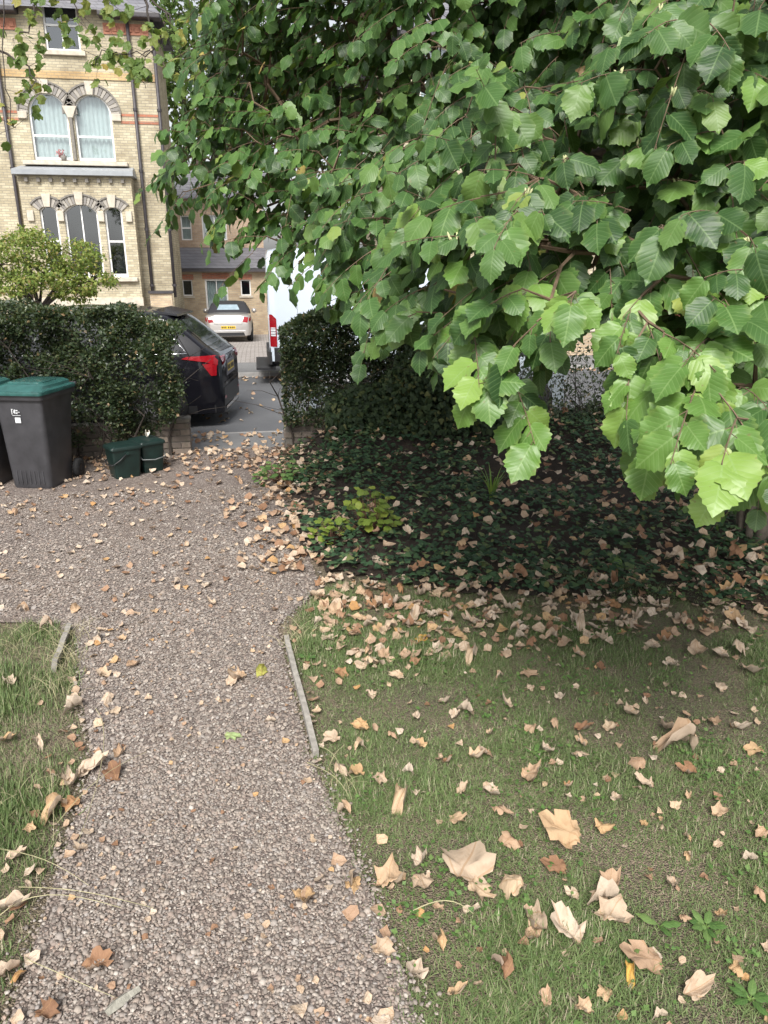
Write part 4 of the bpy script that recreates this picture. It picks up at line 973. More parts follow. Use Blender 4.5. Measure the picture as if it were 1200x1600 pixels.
def caddy(loc, rz, label, hup):
    c = empty('food_caddy', loc, rz); c.scale = (.93, .93, .95)
    shade(loft([ring(.23, .27, .03, 0), ring(.24, .28, .03, .02), ring(.28, .33, .03, .30), ring(.285, .335, .03, .335)]).build('body', caddy_m, c))
    shade(loft([ring(.31, .36, .03, .325), ring(.315, .365, .03, .345), ring(.30, .35, .03, .36), ring(.2, .24, .03, .38), ring(.18, .22, .03, .378)]).build('lid', caddy_m, c))
    y, z = (-.182, .18) if not hup else (-.1, .18)
    MB().tube([(-.15, 0, .29), (-.155, -.09, .22), (-.14, -.17, .17), (0, -.19, .155), (.14, -.17, .17), (.155, -.09, .22), (.15, 0, .29)], .0075, 6).build('handle', black_m if not hup else simple('grey_handle', (.16, .17, .17), .5), c, True)
    for s in (-1, 1): MB().lathe([(.0001, -.012), (.02, -.012), (.02, .012), (.0001, .012)], (s * .148, 0, .29), 'X', 12).build('handle_pivot', caddy_m, c)
    return tag(c, label, 'caddy')
caddy((-1.48, 7.98, .0), R(-62), 'small dark green food caddy in front, handle down on its left side', False)
caddy((-1.26, 8.2, .0), R(32), 'small dark green food caddy with a pale leaf on its lid', True)
def lid_leaf():
    m = leaf_mesh('fallen_leaf', DRY[4], True); m.materials.append(simple('white_curled_leaf', (.62, .58, .5), .8, .15, 20)); o = link('fallen_leaf', m)
    o.location = (-1.24, 8.2, .379); o.scale = (.1,) * 3; tag(o, 'white curled leaf on the lid of the rear green caddy', 'leaf')
lid_leaf()

# ================================================================== VEHICLES
def interp(tab, x): return float(np.interp(x, [t[0] for t in tab], [t[1] for t in tab]))
def car_shell(L, top, side, plan, zb, edge=.1, crown=.03, x0=0.0, x1=None, nst=70, grow=0.0, zfloor=None, e=.62):
    x1 = L if x1 is None else x1
    tt = np.linspace(0, 1, nst); xs = x0 + (x1 - x0) * (.5 - .5 * np.cos(math.pi * tt)); ns, ntp = 16, 9; rings = []
    for x in xs:
        zt = interp(top, x); W = interp(plan, x); b = zb if zfloor is None else zfloor; H = []
        zs_ = max(b + .02, zt - edge)
        if zfloor is None: H += [(0, b), (W * interp(side, b) * .9, b)]
        for q in range(ns):
            z = b + (zs_ - b) * q / (ns - 1) + (.02 if (q == 0 and zfloor is None) else 0); H.append((W * interp(side, z) + grow, z))
        yt = H[-1][0]
        for q in range(1, ntp + 1):
            a = math.pi / 2 * q / ntp; ca, sa = max(0, math.cos(a)), math.sin(a)
            H.append((yt * ca ** e if q < ntp else 0, zs_ + (zt + grow + crown - zs_) * sa ** .8))
        ringp = [(x, y, z) for y, z in H] + [(x, -y, z) for y, z in reversed(H[:-1]) if y > 0]
        rings.append(ringp)
    return loft(rings)
class Car:
    def __init__(s, name, loc, rz, label, cat='car', group=None):
        s.r = empty(name, loc, rz); tag(s.r, label, cat, group)
    def shell(s, name, mb, m, ang=35):
        o = shade(mb.build(name, m, s.r), ang); bm = bmesh.new(); bm.from_mesh(o.data); s.bvh = BVHTree.FromBMesh(bm); bm.free(); return o
    def decal(s, name, m, pts, view, off=.004, parent=None, step=.06, bvh=None):
        """polygon (two coordinates) laid onto the shell seen from 'left','right','rear','front','top'"""
        bm = bmesh.new(); f = bm.faces.new([bm.verts.new((a, b, 0)) for a, b in pts])
        for ax in (0, 1):
            lo, hi = min(p[ax] for p in pts), max(p[ax] for p in pts); c = lo + step
            while c < hi - 1e-4:
                no = (1, 0, 0) if ax == 0 else (0, 1, 0); bmesh.ops.bisect_plane(bm, geom=bm.verts[:] + bm.edges[:] + bm.faces[:], plane_co=(c if ax == 0 else 0, c if ax else 0, 0), plane_no=no); c += step
        V = {}
        for v in bm.verts:
            a, b = v.co.x, v.co.y
            o, d = {'left': ((a, 4, b), (0, -1, 0)), 'right': ((a, -4, b), (0, 1, 0)), 'rear': ((-4, a, b), (1, 0, 0)), 'front': ((12, a, b), (-1, 0, 0)), 'top': ((a, b, 6), (0, 0, -1))}[view]
            h = (bvh or s.bvh).ray_cast(Vector(o), Vector(d))
            V[v] = (h[0] - Vector(d) * off if h[0] else None)
        bad = [v for v in bm.verts if V[v] is None]
        for v in bm.verts:
            if V[v] is not None: v.co = V[v]
        bmesh.ops.delete(bm, geom=bad, context='VERTS'); bmesh.ops.recalc_face_normals(bm, faces=bm.faces)
        me = bpy.data.meshes.new(name); bm.to_mesh(me); bm.free()
        return link(name, me, m, parent or s.r)
    def trim(s, name, m, pts, view, r=.012, closed=True, parent=None):
        P = list(pts) + ([pts[0]] if closed else []); Q = []
        for (a, b) in zip(P[:-1], P[1:]):
            for t in np.linspace(0, 1, 6)[:-1]: Q.append((a[0] + (b[0] - a[0]) * t, a[1] + (b[1] - a[1]) * t))
        Q.append(P[-1]); W = []
        for a, b in Q:
            o, d = {'left': ((a, 4, b), (0, -1, 0)), 'right': ((a, -4, b), (0, 1, 0)), 'rear': ((-4, a, b), (1, 0, 0)), 'front': ((12, a, b), (-1, 0, 0))}[view]
            h = s.bvh.ray_cast(Vector(o), Vector(d))
            if h[0]: W.append(h[0])
        if len(W) > 2: MB().tube(W, r, 6).build(name, m, parent or s.r, True)
    def wheel(s, x, y, r=.34, w=.22):
        sg = 1 if y > 0 else -1
        MB().lathe([(.0001, -.0), (r + .07, 0), (r + .07, .03), (.0001, .03)], (x, y - sg * .012, r), 'Y', 28).build('wheel_arch', black_m, s.r, True)
        t = MB().lathe([(r * .62, -w / 2), (r * .94, -w / 2), (r, -w / 2 + .03), (r, w / 2 - .03), (r * .94, w / 2), (r * .62, w / 2)], (x, y - sg * (w / 2 - .045), r), 'Y', 28).build('wheel', tyre_m, s.r, True)
        yo = y + sg * .035
        MB().lathe([(.0001, -.02), (r * .2, 0), (r * .55, -.02), (r * .64, .0), (r * .64, -.05 * sg)], (x, yo, r), 'Y', 24).build('rim', rim_m, t, True)
    def plate(s, ya, yb, z0, z1, view='rear', rear=True):
        p = s.decal('number_plate', yplate_m, [(ya, z0), (yb, z0), (yb, z1), (ya, z1)], view, .012, step=.3)
        w = yb - ya; h = z1 - z0
        for k in (0, 1, 2, 3, 4.6, 5.6, 6.6):
            a = ya + w * (.07 + k * .123); s.decal('character', ink_m, [(a, z0 + h * .2), (a + w * .08, z0 + h * .2), (a + w * .08, z1 - h * .2), (a, z1 - h * .2)], view, .016, p, step=.3)
def suv():
    ang = R(180 - 8)     # local +x (forward) points to world -x
    c = Car('estate_car', (-.44, 11.55, -.10), ang, 'dark blue black four by four parked nose left behind the clipped hedge')
    top = [(0, .99), (.03, 1.03), (.1, 1.075), (.22, 1.16), (.42, 1.33), (.62, 1.49), (.75, 1.575), (.95, 1.615), (1.4, 1.65), (2.2, 1.67), (2.9, 1.6), (3.65, 1.12), (4.3, 1.0), (4.58, .82), (4.65, .7)]
    side = [(.18, .93), (.4, .975), (.7, 1.0), (.92, .985), (1.02, .955), (1.1, .93), (1.4, .82), (1.62, .715)]
    plan = [(0, .68), (.03, .735), (.1, .80), (.25, .86), (.5, .895), (1, .905), (3.6, .9), (4.2, .84), (4.55, .66), (4.65, .55)]
    c.shell('body', car_shell(4.65, top, side, plan, .2, .07, .02, e=.5), suv_m)
    sw = [(.42, 1.09), (.62, 1.10), (1.25, 1.08), (1.25, 1.50), (.95, 1.485), (.72, 1.36)]
    for v in ('left', 'right'):
        c.decal('side_window', cargl_m, [(.5, 1.085), (1.22, 1.075), (1.22, 1.49), (.95, 1.475), (.74, 1.34)], v, .005)
        c.decal('side_window', cargl_m, [(1.32, 1.075), (2.15, 1.06), (2.15, 1.52), (1.32, 1.495)], v, .005)
        c.decal('side_window', cargl_m, [(2.25, 1.06), (3.25, 1.06), (2.75, 1.46), (2.25, 1.52)], v, .005)
        c.trim('window_trim', chrome_m, [(3.2, 1.045), (1.3, 1.06), (.44, 1.07), (.70, 1.36), (.94, 1.51), (1.3, 1.525), (2.2, 1.55)], v, .011, False)
        c.trim('door_line', black_m, [(1.27, 1.05), (1.27, .5), (1.1, .35)], v, .004, False)
        l = c.decal('tail_light', red_m, [(.04, .90), (.2, .955), (.52, 1.0), (.45, 1.03), (.03, 1.045)], v, .012)
        c.decal('tail_light_lower', red_m, [(.06, .76), (.13, .76), (.24, .93), (.05, .93)], v, .010)
        c.decal('sill_trim', black_m, [(.1, .22), (4.4, .22), (4.4, .34), (.1, .34)], v, .006, step=.3)
    y0 = .56
    c.decal('rear_window', cargl_m, [(-.60, 1.10), (.60, 1.10), (.50, 1.52), (-.50, 1.52)], 'rear', .006)
    for sg in (-1, 1): c.decal('tail_light', red_m, [(sg * .40, .93), (sg * .66, .88), (sg * .66, 1.02), (sg * .42, 1.02)], 'rear', .012)
    c.decal('tailgate_strip', chrome_m, [(-.38, .985), (.38, .985), (.38, 1.01), (-.38, 1.01)], 'rear', .014)
    c.decal('plate_recess', simple('grey_plate_recess', (.16, .15, .17), .4), [(-.36, .70), (.36, .70), (.30, .92), (-.30, .92)], 'rear', .006)
    c.plate(-.26, .26, .755, .865)
    c.decal('bumper_trim', chrome_m, [(-.5, .60), (.5, .60), (.5, .63), (-.5, .63)], 'rear', .012)
    c.decal('bumper_insert', black_m, [(-.64, .30), (.64, .30), (.6, .56), (-.6, .56)], 'rear', .006)
    c.decal('skid_strip', chrome_m, [(-.55, .245), (.55, .245), (.55, .285), (-.55, .285)], 'rear', .014)
    for sg in (-1, 1): c.decal('reflector', red_m, [(sg * .5, .40), (sg * .62, .40), (sg * .62, .44), (sg * .5, .44)], 'rear', .012)
    MB().add([(.62, -.5, 1.585), (.62, .5, 1.585), (.95, .55, 1.65), (.95, -.55, 1.65), (.60, -.5, 1.56), (.60, .5, 1.56), (.9, .55, 1.6), (.9, -.55, 1.6)], [(0, 1, 2, 3), (4, 7, 6, 5), (0, 4, 5, 1), (1, 5, 6, 2), (3, 7, 4, 0)]).build('spoiler', suv_m, c.r)
    for x in (.9, 3.65):
        for y in (-.87, .87): c.wheel(x, y, .35)
suv()
def convertible():
    c = Car('convertible_car', (-1.05, 28.3, -.56), R(90), 'silver convertible with closed black soft top parked by the brick annexe')
    top = [(0, .72), (.03, .86), (.08, .95), (.2, 1.0), (.9, 1.03), (3.0, .98), (4.2, .78), (4.4, .55)]
    side = [(.2, .92), (.45, .98), (.65, 1.0), (.9, .97), (1.05, .93), (1.4, .68)]
    plan = [(0, .66), (.04, .75), (.15, .82), (.4, .865), (3.6, .87), (4.2, .75), (4.4, .5)]
    c.shell('body', car_shell(4.4, top, side, plan, .24, .1, .02), silver_m); bvb = c.bvh
    tp = [(.85, 1.03), (1.0, 1.12), (1.5, 1.36), (2.0, 1.4), (2.5, 1.36), (3.1, 1.0)]
    c.shell('soft_top', car_shell(4.4, tp, side, [(.8, .80), (1.5, .86), (3.2, .84)], .95, .08, .02, .85, 2.55, 30, .0, .96), fabric_m); bvt = c.bvh
    c.decal('rear_window', clear_m2, [(-.42, 1.13), (.42, 1.13), (.33, 1.30), (-.33, 1.30)], 'rear', .008)
    MB().add([(2.5, -.58, 1.37), (2.5, .58, 1.37), (3.12, .72, 1.0), (3.12, -.72, 1.0)], [(0, 1, 2, 3)]).build('windscreen', cargl_m, c.r)
    c.bvh = bvb
    for sg in (-1, 1): c.decal('tail_light', red_m, [(sg * .52, .74), (sg * .70, .72), (sg * .74, .90), (sg * .58, .93)], 'rear', .01)
    for v in ('left', 'right'): c.decal('tail_light', red_m, [(.05, .74), (.2, .8), (.2, .92), (.06, .92)], v, .008)
    c.trim('boot_line', black_m, [(-.5, .95), (-.5, .66), (.5, .66), (.5, .95)], 'rear', .005, False)
    c.plate(-.26, .26, .50, .61)
    c.decal('bumper_trim', clear_m, [(-.62, .42), (.62, .42), (.62, .45), (-.62, .45)], 'rear', .012)
    c.decal('bumper_insert', black_m, [(-.6, .25), (.6, .25), (.55, .37), (-.55, .37)], 'rear', .008)
    for sg in (-1, 1):
        m = empty; MB().lathe([(.0001, -.08), (.09, -.05), (.1, 0), (.09, .05), (.0001, .07)], (2.75, sg * .95, 1.0), 'X', 10).build('door_mirror', silver_m, c.r, True)
    for x in (.75, 3.4):
        for y in (-.83, .83): c.wheel(x, y, .31)
clear_m2 = simple('pale_plastic_window', (.3, .38, .45), .15, .15, 6)
convertible()
def van():
    c = Car('panel_van', (.22, 15.62, -.10), 0, 'tall white panel van with blue lettering parked across the road', 'van')
    top = [(0, 2.42), (.04, 2.5), (.3, 2.55), (3.6, 2.55), (4.0, 2.42), (4.5, 1.75), (5.2, 1.35), (5.4, .9)]
    side = [(.3, .97), (.6, 1.0), (1.2, 1.0), (1.8, .97), (2.2, .93), (2.6, .84)]
    plan = [(0, .94), (.03, .985), (.1, 1.0), (4.4, 1.0), (5.1, .88), (5.4, .6)]
    c.shell('body', car_shell(5.4, top, side, plan, .46, .16, .03, e=.45), vanw_m)
    for v, sg in (('right', -1), ('left', 1)):
        l = c.decal('tail_light', red_m, [(.01, .76), (.14, .76), (.14, 1.28), (.06, 1.36), (.01, 1.36)], v, .014)
        c.decal('reversing_lens', clear_m, [(.03, .96), (.12, .96), (.12, 1.12), (.03, 1.12)], v, .02, l)
        for k in range(3): c.decal('lens_bar', black_m, [(.03, .99 + .05 * k), (.12, .99 + .05 * k), (.12, 1.0 + .05 * k), (.03, 1.0 + .05 * k)], v, .023, l)
        c.decal('side_moulding', black_m, [(.0, .48), (.85, .48), (.85, .74), (.0, .74)], v, .016, step=.12)
        c.decal('side_moulding', black_m, [(1.75, .48), (3.7, .48), (3.7, .66), (1.75, .66)], v, .016, step=.2)
        for x in (.55, 2.2, 3.55): c.trim('panel_seam', simple('seam_grey%s%d' % (v, x * 10), (.3, .32, .34), .6), [(x, .8), (x, 2.2)], v, .005, False)
        c.decal('cab_window', cargl_m, [(3.75, 1.45), (4.55, 1.45), (4.2, 2.1), (3.75, 2.15)], v, .006)
        # blue lettering, mostly hidden by leaves
        f = c.decal('blue_lettering', blue_m, [(1.02, 1.78), (1.14, 1.78), (1.14, 2.1), (1.02, 2.1)], v, .008)
        c.decal('blue_lettering', blue_m, [(1.2, 1.78), (1.3, 1.78), (1.3, 2.0), (1.2, 2.0)], v, .008)
        c.decal('blue_lettering', blue_m, [(1.4, 1.78), (1.75, 1.78), (1.75, 1.86), (1.5, 1.86), (1.5, 2.0), (1.4, 2.0)], v, .008)
    shade(loft([[(-.05, -.9, z), (-.01, -.985, z), (.03, -.985, z), (.03, .985, z), (-.01, .985, z), (-.05, .9, z)] for z in (.42, .66)]).build('rear_bumper', black_m, c.r))
    MB().box(-.28, .10, -.85, .85, .30, .36).build('rear_step', black_m, c.r, bevel=.01)
    MB().box(-.02, .6, -.5, -.42, .32, .5).build('step_bracket', black_m, c.r); MB().box(-.02, .6, .42, .5, .32, .5).build('step_bracket', black_m, c.r)
    c.decal('rear_window', cargl_m, [(-.75, 1.5), (-.1, 1.5), (-.1, 2.1), (-.7, 2.1)], 'rear', .006); c.decal('rear_window', cargl_m, [(.1, 1.5), (.75, 1.5), (.7, 2.1), (.1, 2.1)], 'rear', .006)
    for x in (1.25, 4.5):
        for y in (-.96, .96): c.wheel(x, y, .34)
van()
def hatch():
    c = Car('hatchback_car', (4.6, 11.3, -.10), R(180), 'pale silver blue hatchback glimpsed through the thin loose hedge')
    top = [(0, .9), (.04, 1.0), (.2, 1.2), (.5, 1.42), (1.4, 1.47), (2.0, 1.44), (2.75, 1.0), (3.5, .86), (3.85, .66), (3.9, .55)]
    side = [(.2, .93), (.5, .98), (.7, 1.0), (.92, .97), (1.0, .92), (1.45, .68)]
    plan = [(0, .66), (.05, .74), (.25, .82), (1, .85), (3.1, .84), (3.7, .7), (3.9, .5)]
    c.shell('body', car_shell(3.9, top, side, plan, .22, .08, .02), pale_m)
    for v in ('left', 'right'):
        c.decal('side_window', cargl_m, [(.5, .98), (1.35, .97), (1.35, 1.36), (.7, 1.34)], v, .005); c.decal('side_window', cargl_m, [(1.43, .97), (2.5, .96), (2.0, 1.33), (1.43, 1.36)], v, .005)
        c.decal('headlight', clear_m, [(3.3, .68), (3.78, .62), (3.7, .72), (3.3, .82)], v, .008); c.decal('tail_light', red_m, [(.04, .75), (.2, .78), (.22, .98), (.05, .98)], v, .008)
        c.trim('door_line', black_m, [(1.39, .95), (1.39, .3), (2.6, .3), (2.6, .9)], v, .004, False)
    c.decal('windscreen', cargl_m, [(-.55, 1.06), (.55, 1.06), (.48, 1.38), (-.48, 1.38)], 'front', .006); c.decal('rear_window', cargl_m, [(-.5, 1.08), (.5, 1.08), (.45, 1.34), (-.45, 1.34)], 'rear', .006)
    c.plate(-.26, .26, .5, .61)
    for x in (.65, 3.15):
        for y in (-.82, .82): c.wheel(x, y, .3)
hatch()

# ================================================================== HOUSES
def arch_loop(x0, x1, z0, zs, ztop, n=14):
    """window outline: vertical sides up to zs, then an arch to ztop (circle segment)"""
    w = (x1 - x0) / 2; h = ztop - zs; P = [(x0, z0), (x1, z0)]
    if h < .01: return P + [(x1, zs), (x0, zs)]
    r = (w * w + h * h) / (2 * h); cz = ztop - r; a = math.asin(min(1, w / r)) if h <= w else math.pi / 2
    for i in range(n + 1):
        t = a - 2 * a * i / n; P.append(((x0 + x1) / 2 + r * math.sin(t), cz + r * math.cos(t)))
    return P
def wall_front(name, m, parent, outer, holes, y, depth=.2, off=(0, 0, 0)):
    bm = bmesh.new(); ed = []
    loops = []
    for lp in [outer] + holes:
        vs_ = [bm.verts.new((x - off[0], y - off[1], z - off[2])) for x, z in lp]; loops.append(vs_)
        for i in range(len(vs_)): ed.append(bm.edges.new((vs_[i], vs_[(i + 1) % len(vs_)])))
    bmesh.ops.triangle_fill(bm, use_beauty=True, use_dissolve=False, edges=ed)
    for vs_ in loops[1:]:
        b2 = [bm.verts.new(v.co + Vector((0, depth, 0))) for v in vs_]
        for i in range(len(vs_)): bm.faces.new((vs_[i], vs_[(i + 1) % len(vs_)], b2[(i + 1) % len(vs_)], b2[i]))
    bmesh.ops.recalc_face_normals(bm, faces=bm.faces)
    me = bpy.data.meshes.new(name); bm.to_mesh(me); bm.free(); return link(name, me, m, parent)
def window(parent, lp, y, off, bars=(), vbars=(), curtain=None, fr=.06, depth=.13):
    """frame ring following the outline, panes, sash bars"""
    ox, oy, oz = off; cx = sum(p[0] for p in lp) / len(lp); cz = sum(p[1] for p in lp) / len(lp)
    x0, x1 = min(p[0] for p in lp), max(p[0] for p in lp); z0, z1 = min(p[1] for p in lp), max(p[1] for p in lp)
    inn = [(cx + (x - cx) * (1 - 2 * fr / (x1 - x0)), cz + (z - cz) * (1 - 2 * fr / (z1 - z0))) for x, z in lp]
    n = len(lp); V = []; Fs = []
    for (L, yy) in ((lp, y + depth - .05), (inn, y + depth - .05), (inn, y + depth + .02)): V += [(a - ox, yy - oy, b - oz) for a, b in L]
    for i in range(n):
        j = (i + 1) % n; Fs += [(i, j, n + j, n + i), (n + i, n + j, 2 * n + j, 2 * n + i)]
    w = MB().add(V, Fs).build('window', white_m, parent)
    MB().add([(a - ox, y + depth - oy, b - oz) for a, b in inn], [tuple(range(n))]).build('pane', glass_m, w)
    for zb in bars: boxo('sash_bar', white_m, w, x0 + fr * .6 - ox, x1 - fr * .6 - ox, y + depth - .04 - oy, y + depth + .01 - oy, zb - .03 - oz, zb + .03 - oz)
    for xb in vbars: boxo('glazing_bar', white_m, w, xb - .02 - ox, xb + .02 - ox, y + depth - .035 - oy, y + depth + .01 - oy, z0 + fr * .6 - oz, z1 - fr * .6 - oz)
    yb = y + depth + .12
    if curtain:
        k = 40; V = []; Fs = []
        for i in range(k + 1):
            x = x0 + (x1 - x0) * i / k; dy = .03 * math.sin(i * 1.3) + .015 * math.sin(i * 2.9)
            V += [(x - ox, yb + dy - oy, z0 - oz), (x - ox, yb + dy - oy, z1 - oz)]
        for i in range(k): Fs.append((2 * i, 2 * i + 2, 2 * i + 3, 2 * i + 1))
        MB().add(V, Fs).build('curtain', curtain, w, True)
    else: boxo('dark_room', dark_m, w, x0 - .1 - ox, x1 + .1 - ox, yb + .3 - oy, yb + .34 - oy, z0 - .1 - oz, z1 + .1 - oz)
    return w
def voussoirs(parent, x0, x1, zs, ztop, wid, y, off, n, key=True):
    ox, oy, oz = off; w = (x1 - x0) / 2; h = ztop - zs; r = (w * w + h * h) / (2 * h); cz = ztop - r; cx = (x0 + x1) / 2; a = math.asin(min(1, w / r)) if h < w * .98 else math.pi / 2
    def wedge(t0, t1, r0, r1, ya, yb_):
        P = [(cx + q * math.sin(t) - ox, cz + q * math.cos(t) - oz) for q, t in ((r0, t0), (r1, t0), (r1, t1), (r0, t1))]
        V = [(x, ya - oy, z) for x, z in P] + [(x, yb_ - oy, z) for x, z in P]
        return V, [(0, 1, 2, 3), (4, 7, 6, 5), (0, 4, 5, 1), (1, 5, 6, 2), (2, 6, 7, 3), (3, 7, 4, 0)]
    for i in range(n):
        t0 = -a + 2 * a * i / n + .012; t1 = -a + 2 * a * (i + 1) / n - .012
        if key and abs((t0 + t1) / 2) < 2 * a / n * .75: continue
        MB().add(*wedge(t0, t1, r + .005, r + wid, y - .035, y + .05)).build('voussoir', grey_arch_m if i % 2 else grey_arch2_m, parent)
    hb = MB()
    for i in range(n): hb.add(*wedge(-a + 2 * a * i / n, -a + 2 * a * (i + 1) / n, r + wid, r + wid + .05, y - .07, y + .02))
    hb.build('hood_mould', pipe_m2, parent)
    if key:
        k = .11; V = [(cx - k * .8 - ox, y - .09 - oy, ztop - .02 - oz), (cx + k * .8 - ox, y - .09 - oy, ztop - .02 - oz), (cx + k * 1.25 - ox, y - .09 - oy, ztop + wid + .09 - oz), (cx - k * 1.25 - ox, y - .09 - oy, ztop + wid + .09 - oz)]
        V += [(a_, b_ + .12, c_) for a_, b_, c_ in V]
        MB().add(V, [(0, 1, 2, 3), (4, 7, 6, 5), (0, 4, 5, 1), (1, 5, 6, 2), (2, 6, 7, 3), (3, 7, 4, 0)]).build('keystone', stone_m, parent)
pipe_m2 = simple('dark_hood_stone', (.2, .185, .165), .85, .2, 12)
def main_house():
    Y = 27.6; X0, X1 = -15.0, -2.82; off = (-5.6, Y, -.75); h = empty('brick_house', off); ox, oy, oz = off
    E1 = 9.42
    w1 = arch_loop(-6.80, -5.62, 5.38, 6.72, 7.31); w2 = arch_loop(-5.44, -4.28, 5.38, 6.72, 7.31); wt = arch_loop(-6.02, -4.98, 8.5, 9.95, 9.95)
    w3 = arch_loop(-11.5, -10.4, 5.38, 6.72, 7.3); w4 = arch_loop(-11.6, -10.3, 1.6, 3.6, 3.8); w5 = arch_loop(-13.6, -12.6, 5.38, 6.72, 7.2); w6 = arch_loop(-13.7, -12.5, 1.6, 3.6, 3.8)
    outer = [(X0, -.8), (X1, -.8), (X1, E1), (-4.35, E1), (-4.35, 10.3), (-5.5, 11.9), (-6.68, 10.3), (-6.68, E1), (X0, E1)]
    outer = outer[::1]
    wall_front('front_wall', stock_m, h, outer, [w1, w2, wt, w3, w4, w5, w6], Y, .2, off)
    MB().box(X1 - .02 - ox, X1 - ox, .001, 3.6, -.8 - oz, E1 - oz).build('side_wall', stock_m, h)
    MB().box(X0 - ox, X0 + .02 - ox, .001, 3.6, -.8 - oz, E1 - oz).build('side_wall', stock_m, h)
    MB().box(X0 - ox, X1 - ox, 3.6, 3.7, -.8 - oz, E1 - oz).build('rear_wall', stock_m, h)
    window(h, w1, Y, off, (6.1,), (), curtain_m); window(h, w2, Y, off, (6.1,), (), curtain_m)
    window(h, wt, Y, off, (9.2,), (-5.5,), None)
    for q in (w3, w5): window(h, q, Y, off, (6.1,), (), curtain_m)
    for q in (w4, w6): window(h, q, Y, off, (2.7,), (), None)
    for (a, b) in ((-6.80, -5.62), (-5.44, -4.28)): voussoirs(h, a, b, 6.72, 7.31, .27, Y, off, 21)
    boxo('window_column', pipe_m2, h, -5.58 - ox, -5.48 - ox, -.09, .02, 5.38 - oz, 6.62 - oz, .02)
    MB().add([(-5.75 - ox, -.1, 6.95 - oz), (-5.31 - ox, -.1, 6.95 - oz), (-5.46 - ox, -.1, 6.62 - oz), (-5.60 - ox, -.1, 6.62 - oz), (-5.75 - ox, .02, 6.95 - oz), (-5.31 - ox, .02, 6.95 - oz), (-5.46 - ox, .02, 6.62 - oz), (-5.60 - ox, .02, 6.62 - oz)], [(0, 1, 2, 3), (4, 7, 6, 5), (0, 4, 5, 1), (1, 5, 6, 2), (2, 6, 7, 3), (3, 7, 4, 0)]).build('capital', stone_m, h)
    for x in (-6.97, -4.12): boxo('capital', stone_m, h, x - .14 - ox, x + .14 - ox, -.09, .02, 6.56 - oz, 6.76 - oz, .02)
    boxo('window_sill', stone_m, h, -6.15 - ox, -4.85 - ox, -.1, .1, 8.36 - oz, 8.49 - oz, .015)
    # string courses: buff band, red bands
    for (a, b) in ((X0 + .01, X1 + .008),): boxo('buff_band', buffb_m, h, a - ox, b - ox, -.028, .03, 7.72 - oz, 7.93 - oz)
    for (za, zb) in ((6.70, 6.79), (6.50, 6.58)):
        boxo('red_band', redb_m, h, -4.0 - ox, X1 + .006 - ox, -.012, .03, za - oz, zb - oz); boxo('red_band', redb_m, h, X0 + .02 - ox, -7.1 - ox, -.012, .03, za - oz, zb - oz)
    # terracotta panel below the eaves
    for (a, b) in ((-4.25, -2.9), (-8.3, -6.8)):
        p = boxo('terracotta_panel', terra_m, h, a - ox, b - ox, -.03, .02, 9.0 - oz, 9.3 - oz)
        for k in range(6):
            x = a + (b - a) * (k + .5) / 6; boxo('panel_boss', terra_m, p, x - .07 - ox, x + .07 - ox, -.06, -.028, 9.07 - oz, 9.23 - oz, .02)
    # eaves and roof
    for (a, b) in ((-4.33, X1 + .35), (X0 - .3, -6.7)):
        boxo('gutter', pipe_m, h, a - ox, b - ox, -.42, .0, E1 - .02 - oz, E1 + .13 - oz, .03)
    rf = MB().add([(X0 - .3 - ox, -.4, E1 + .12 - oz), (X1 + .35 - ox, -.4, E1 + .12 - oz), (X1 - 1.4 - ox, 1.8, 11.7 - oz), (X0 + 1.4 - ox, 1.8, 11.7 - oz), (X1 + .35 - ox, 4.0, E1 + .12 - oz), (X0 - .3 - ox, 4.0, E1 + .12 - oz)], [(0, 1, 2, 3), (1, 4, 2), (4, 5, 3, 2), (5, 0, 3)]).build('roof', slate_m, h)
    MB().add([(-4.2 - ox, -.25, 10.2 - oz), (-5.5 - ox, -.25, 12.0 - oz), (-6.83 - ox, -.25, 10.2 - oz), (-4.2 - ox, 1.2, 10.2 - oz), (-5.5 - ox, 1.8, 12.0 - oz), (-6.83 - ox, 1.2, 10.2 - oz)], [(0, 1, 4, 3), (1, 2, 5, 4)]).build('gable_roof', slate_m, rf)
    for s in ((-4.35, 1), (-6.68, -1)): MB().box(s[0] - .01 - ox, s[0] + .01 - ox, .001, 1.2, E1 - oz, 10.3 - oz).build('gable_cheek', stock_m, h)
    boxo('chimney', stock2_m, rf, -8.6 - ox, -7.6 - ox, 1.4, 2.2, 10.8 - oz, 14 - oz)
    # downpipes
    for (x, zt, zb) in ((-7.48, 9.4, -.7), (-3.51, 9.4, -.7), (-2.76, 9.4, 1.1)):
        p = MB().tube([(x - ox, -.09, zt - oz), (x - ox, -.09, zb - oz)], .055, 8).build('downpipe', pipe_m, h, True)
        for z in (1.5, 3.3, 5.1, 6.9, 8.7): MB().lathe([(.056, -.04), (.075, -.04), (.075, .04), (.056, .04)], (x - ox, -.09, z - oz), 'Z', 10).build('pipe_collar', pipe_m, p)
    # ---- bay: flat-fronted, with three windows and a lead roof
    B = 26.9; bx0, bx1 = -7.2, -3.79
    a1 = arch_loop(-6.70, -6.16, 1.78, 3.82, 3.95); a2 = arch_loop(-5.96, -4.92, 1.78, 3.78, 4.02); a3 = arch_loop(-4.72, -4.16, 1.78, 3.82, 3.95)
    bay = wall_front('bay_wall', stock_m, h, [(bx0, -.8), (bx1, -.8), (bx1, 4.86), (bx0, 4.86)], [a1, a2, a3], B, .2, off)
    for x in (bx0, bx1): MB().box(x - .01 - ox, x + .01 - ox, B + .002 - oy, -.001, -.8 - oz, 4.86 - oz).build('bay_side', stock_m, h)
    window(h, a1, B, off, (2.9,)); window(h, a2, B, off, (), (-5.44,)); window(h, a3, B, off, (2.9,))
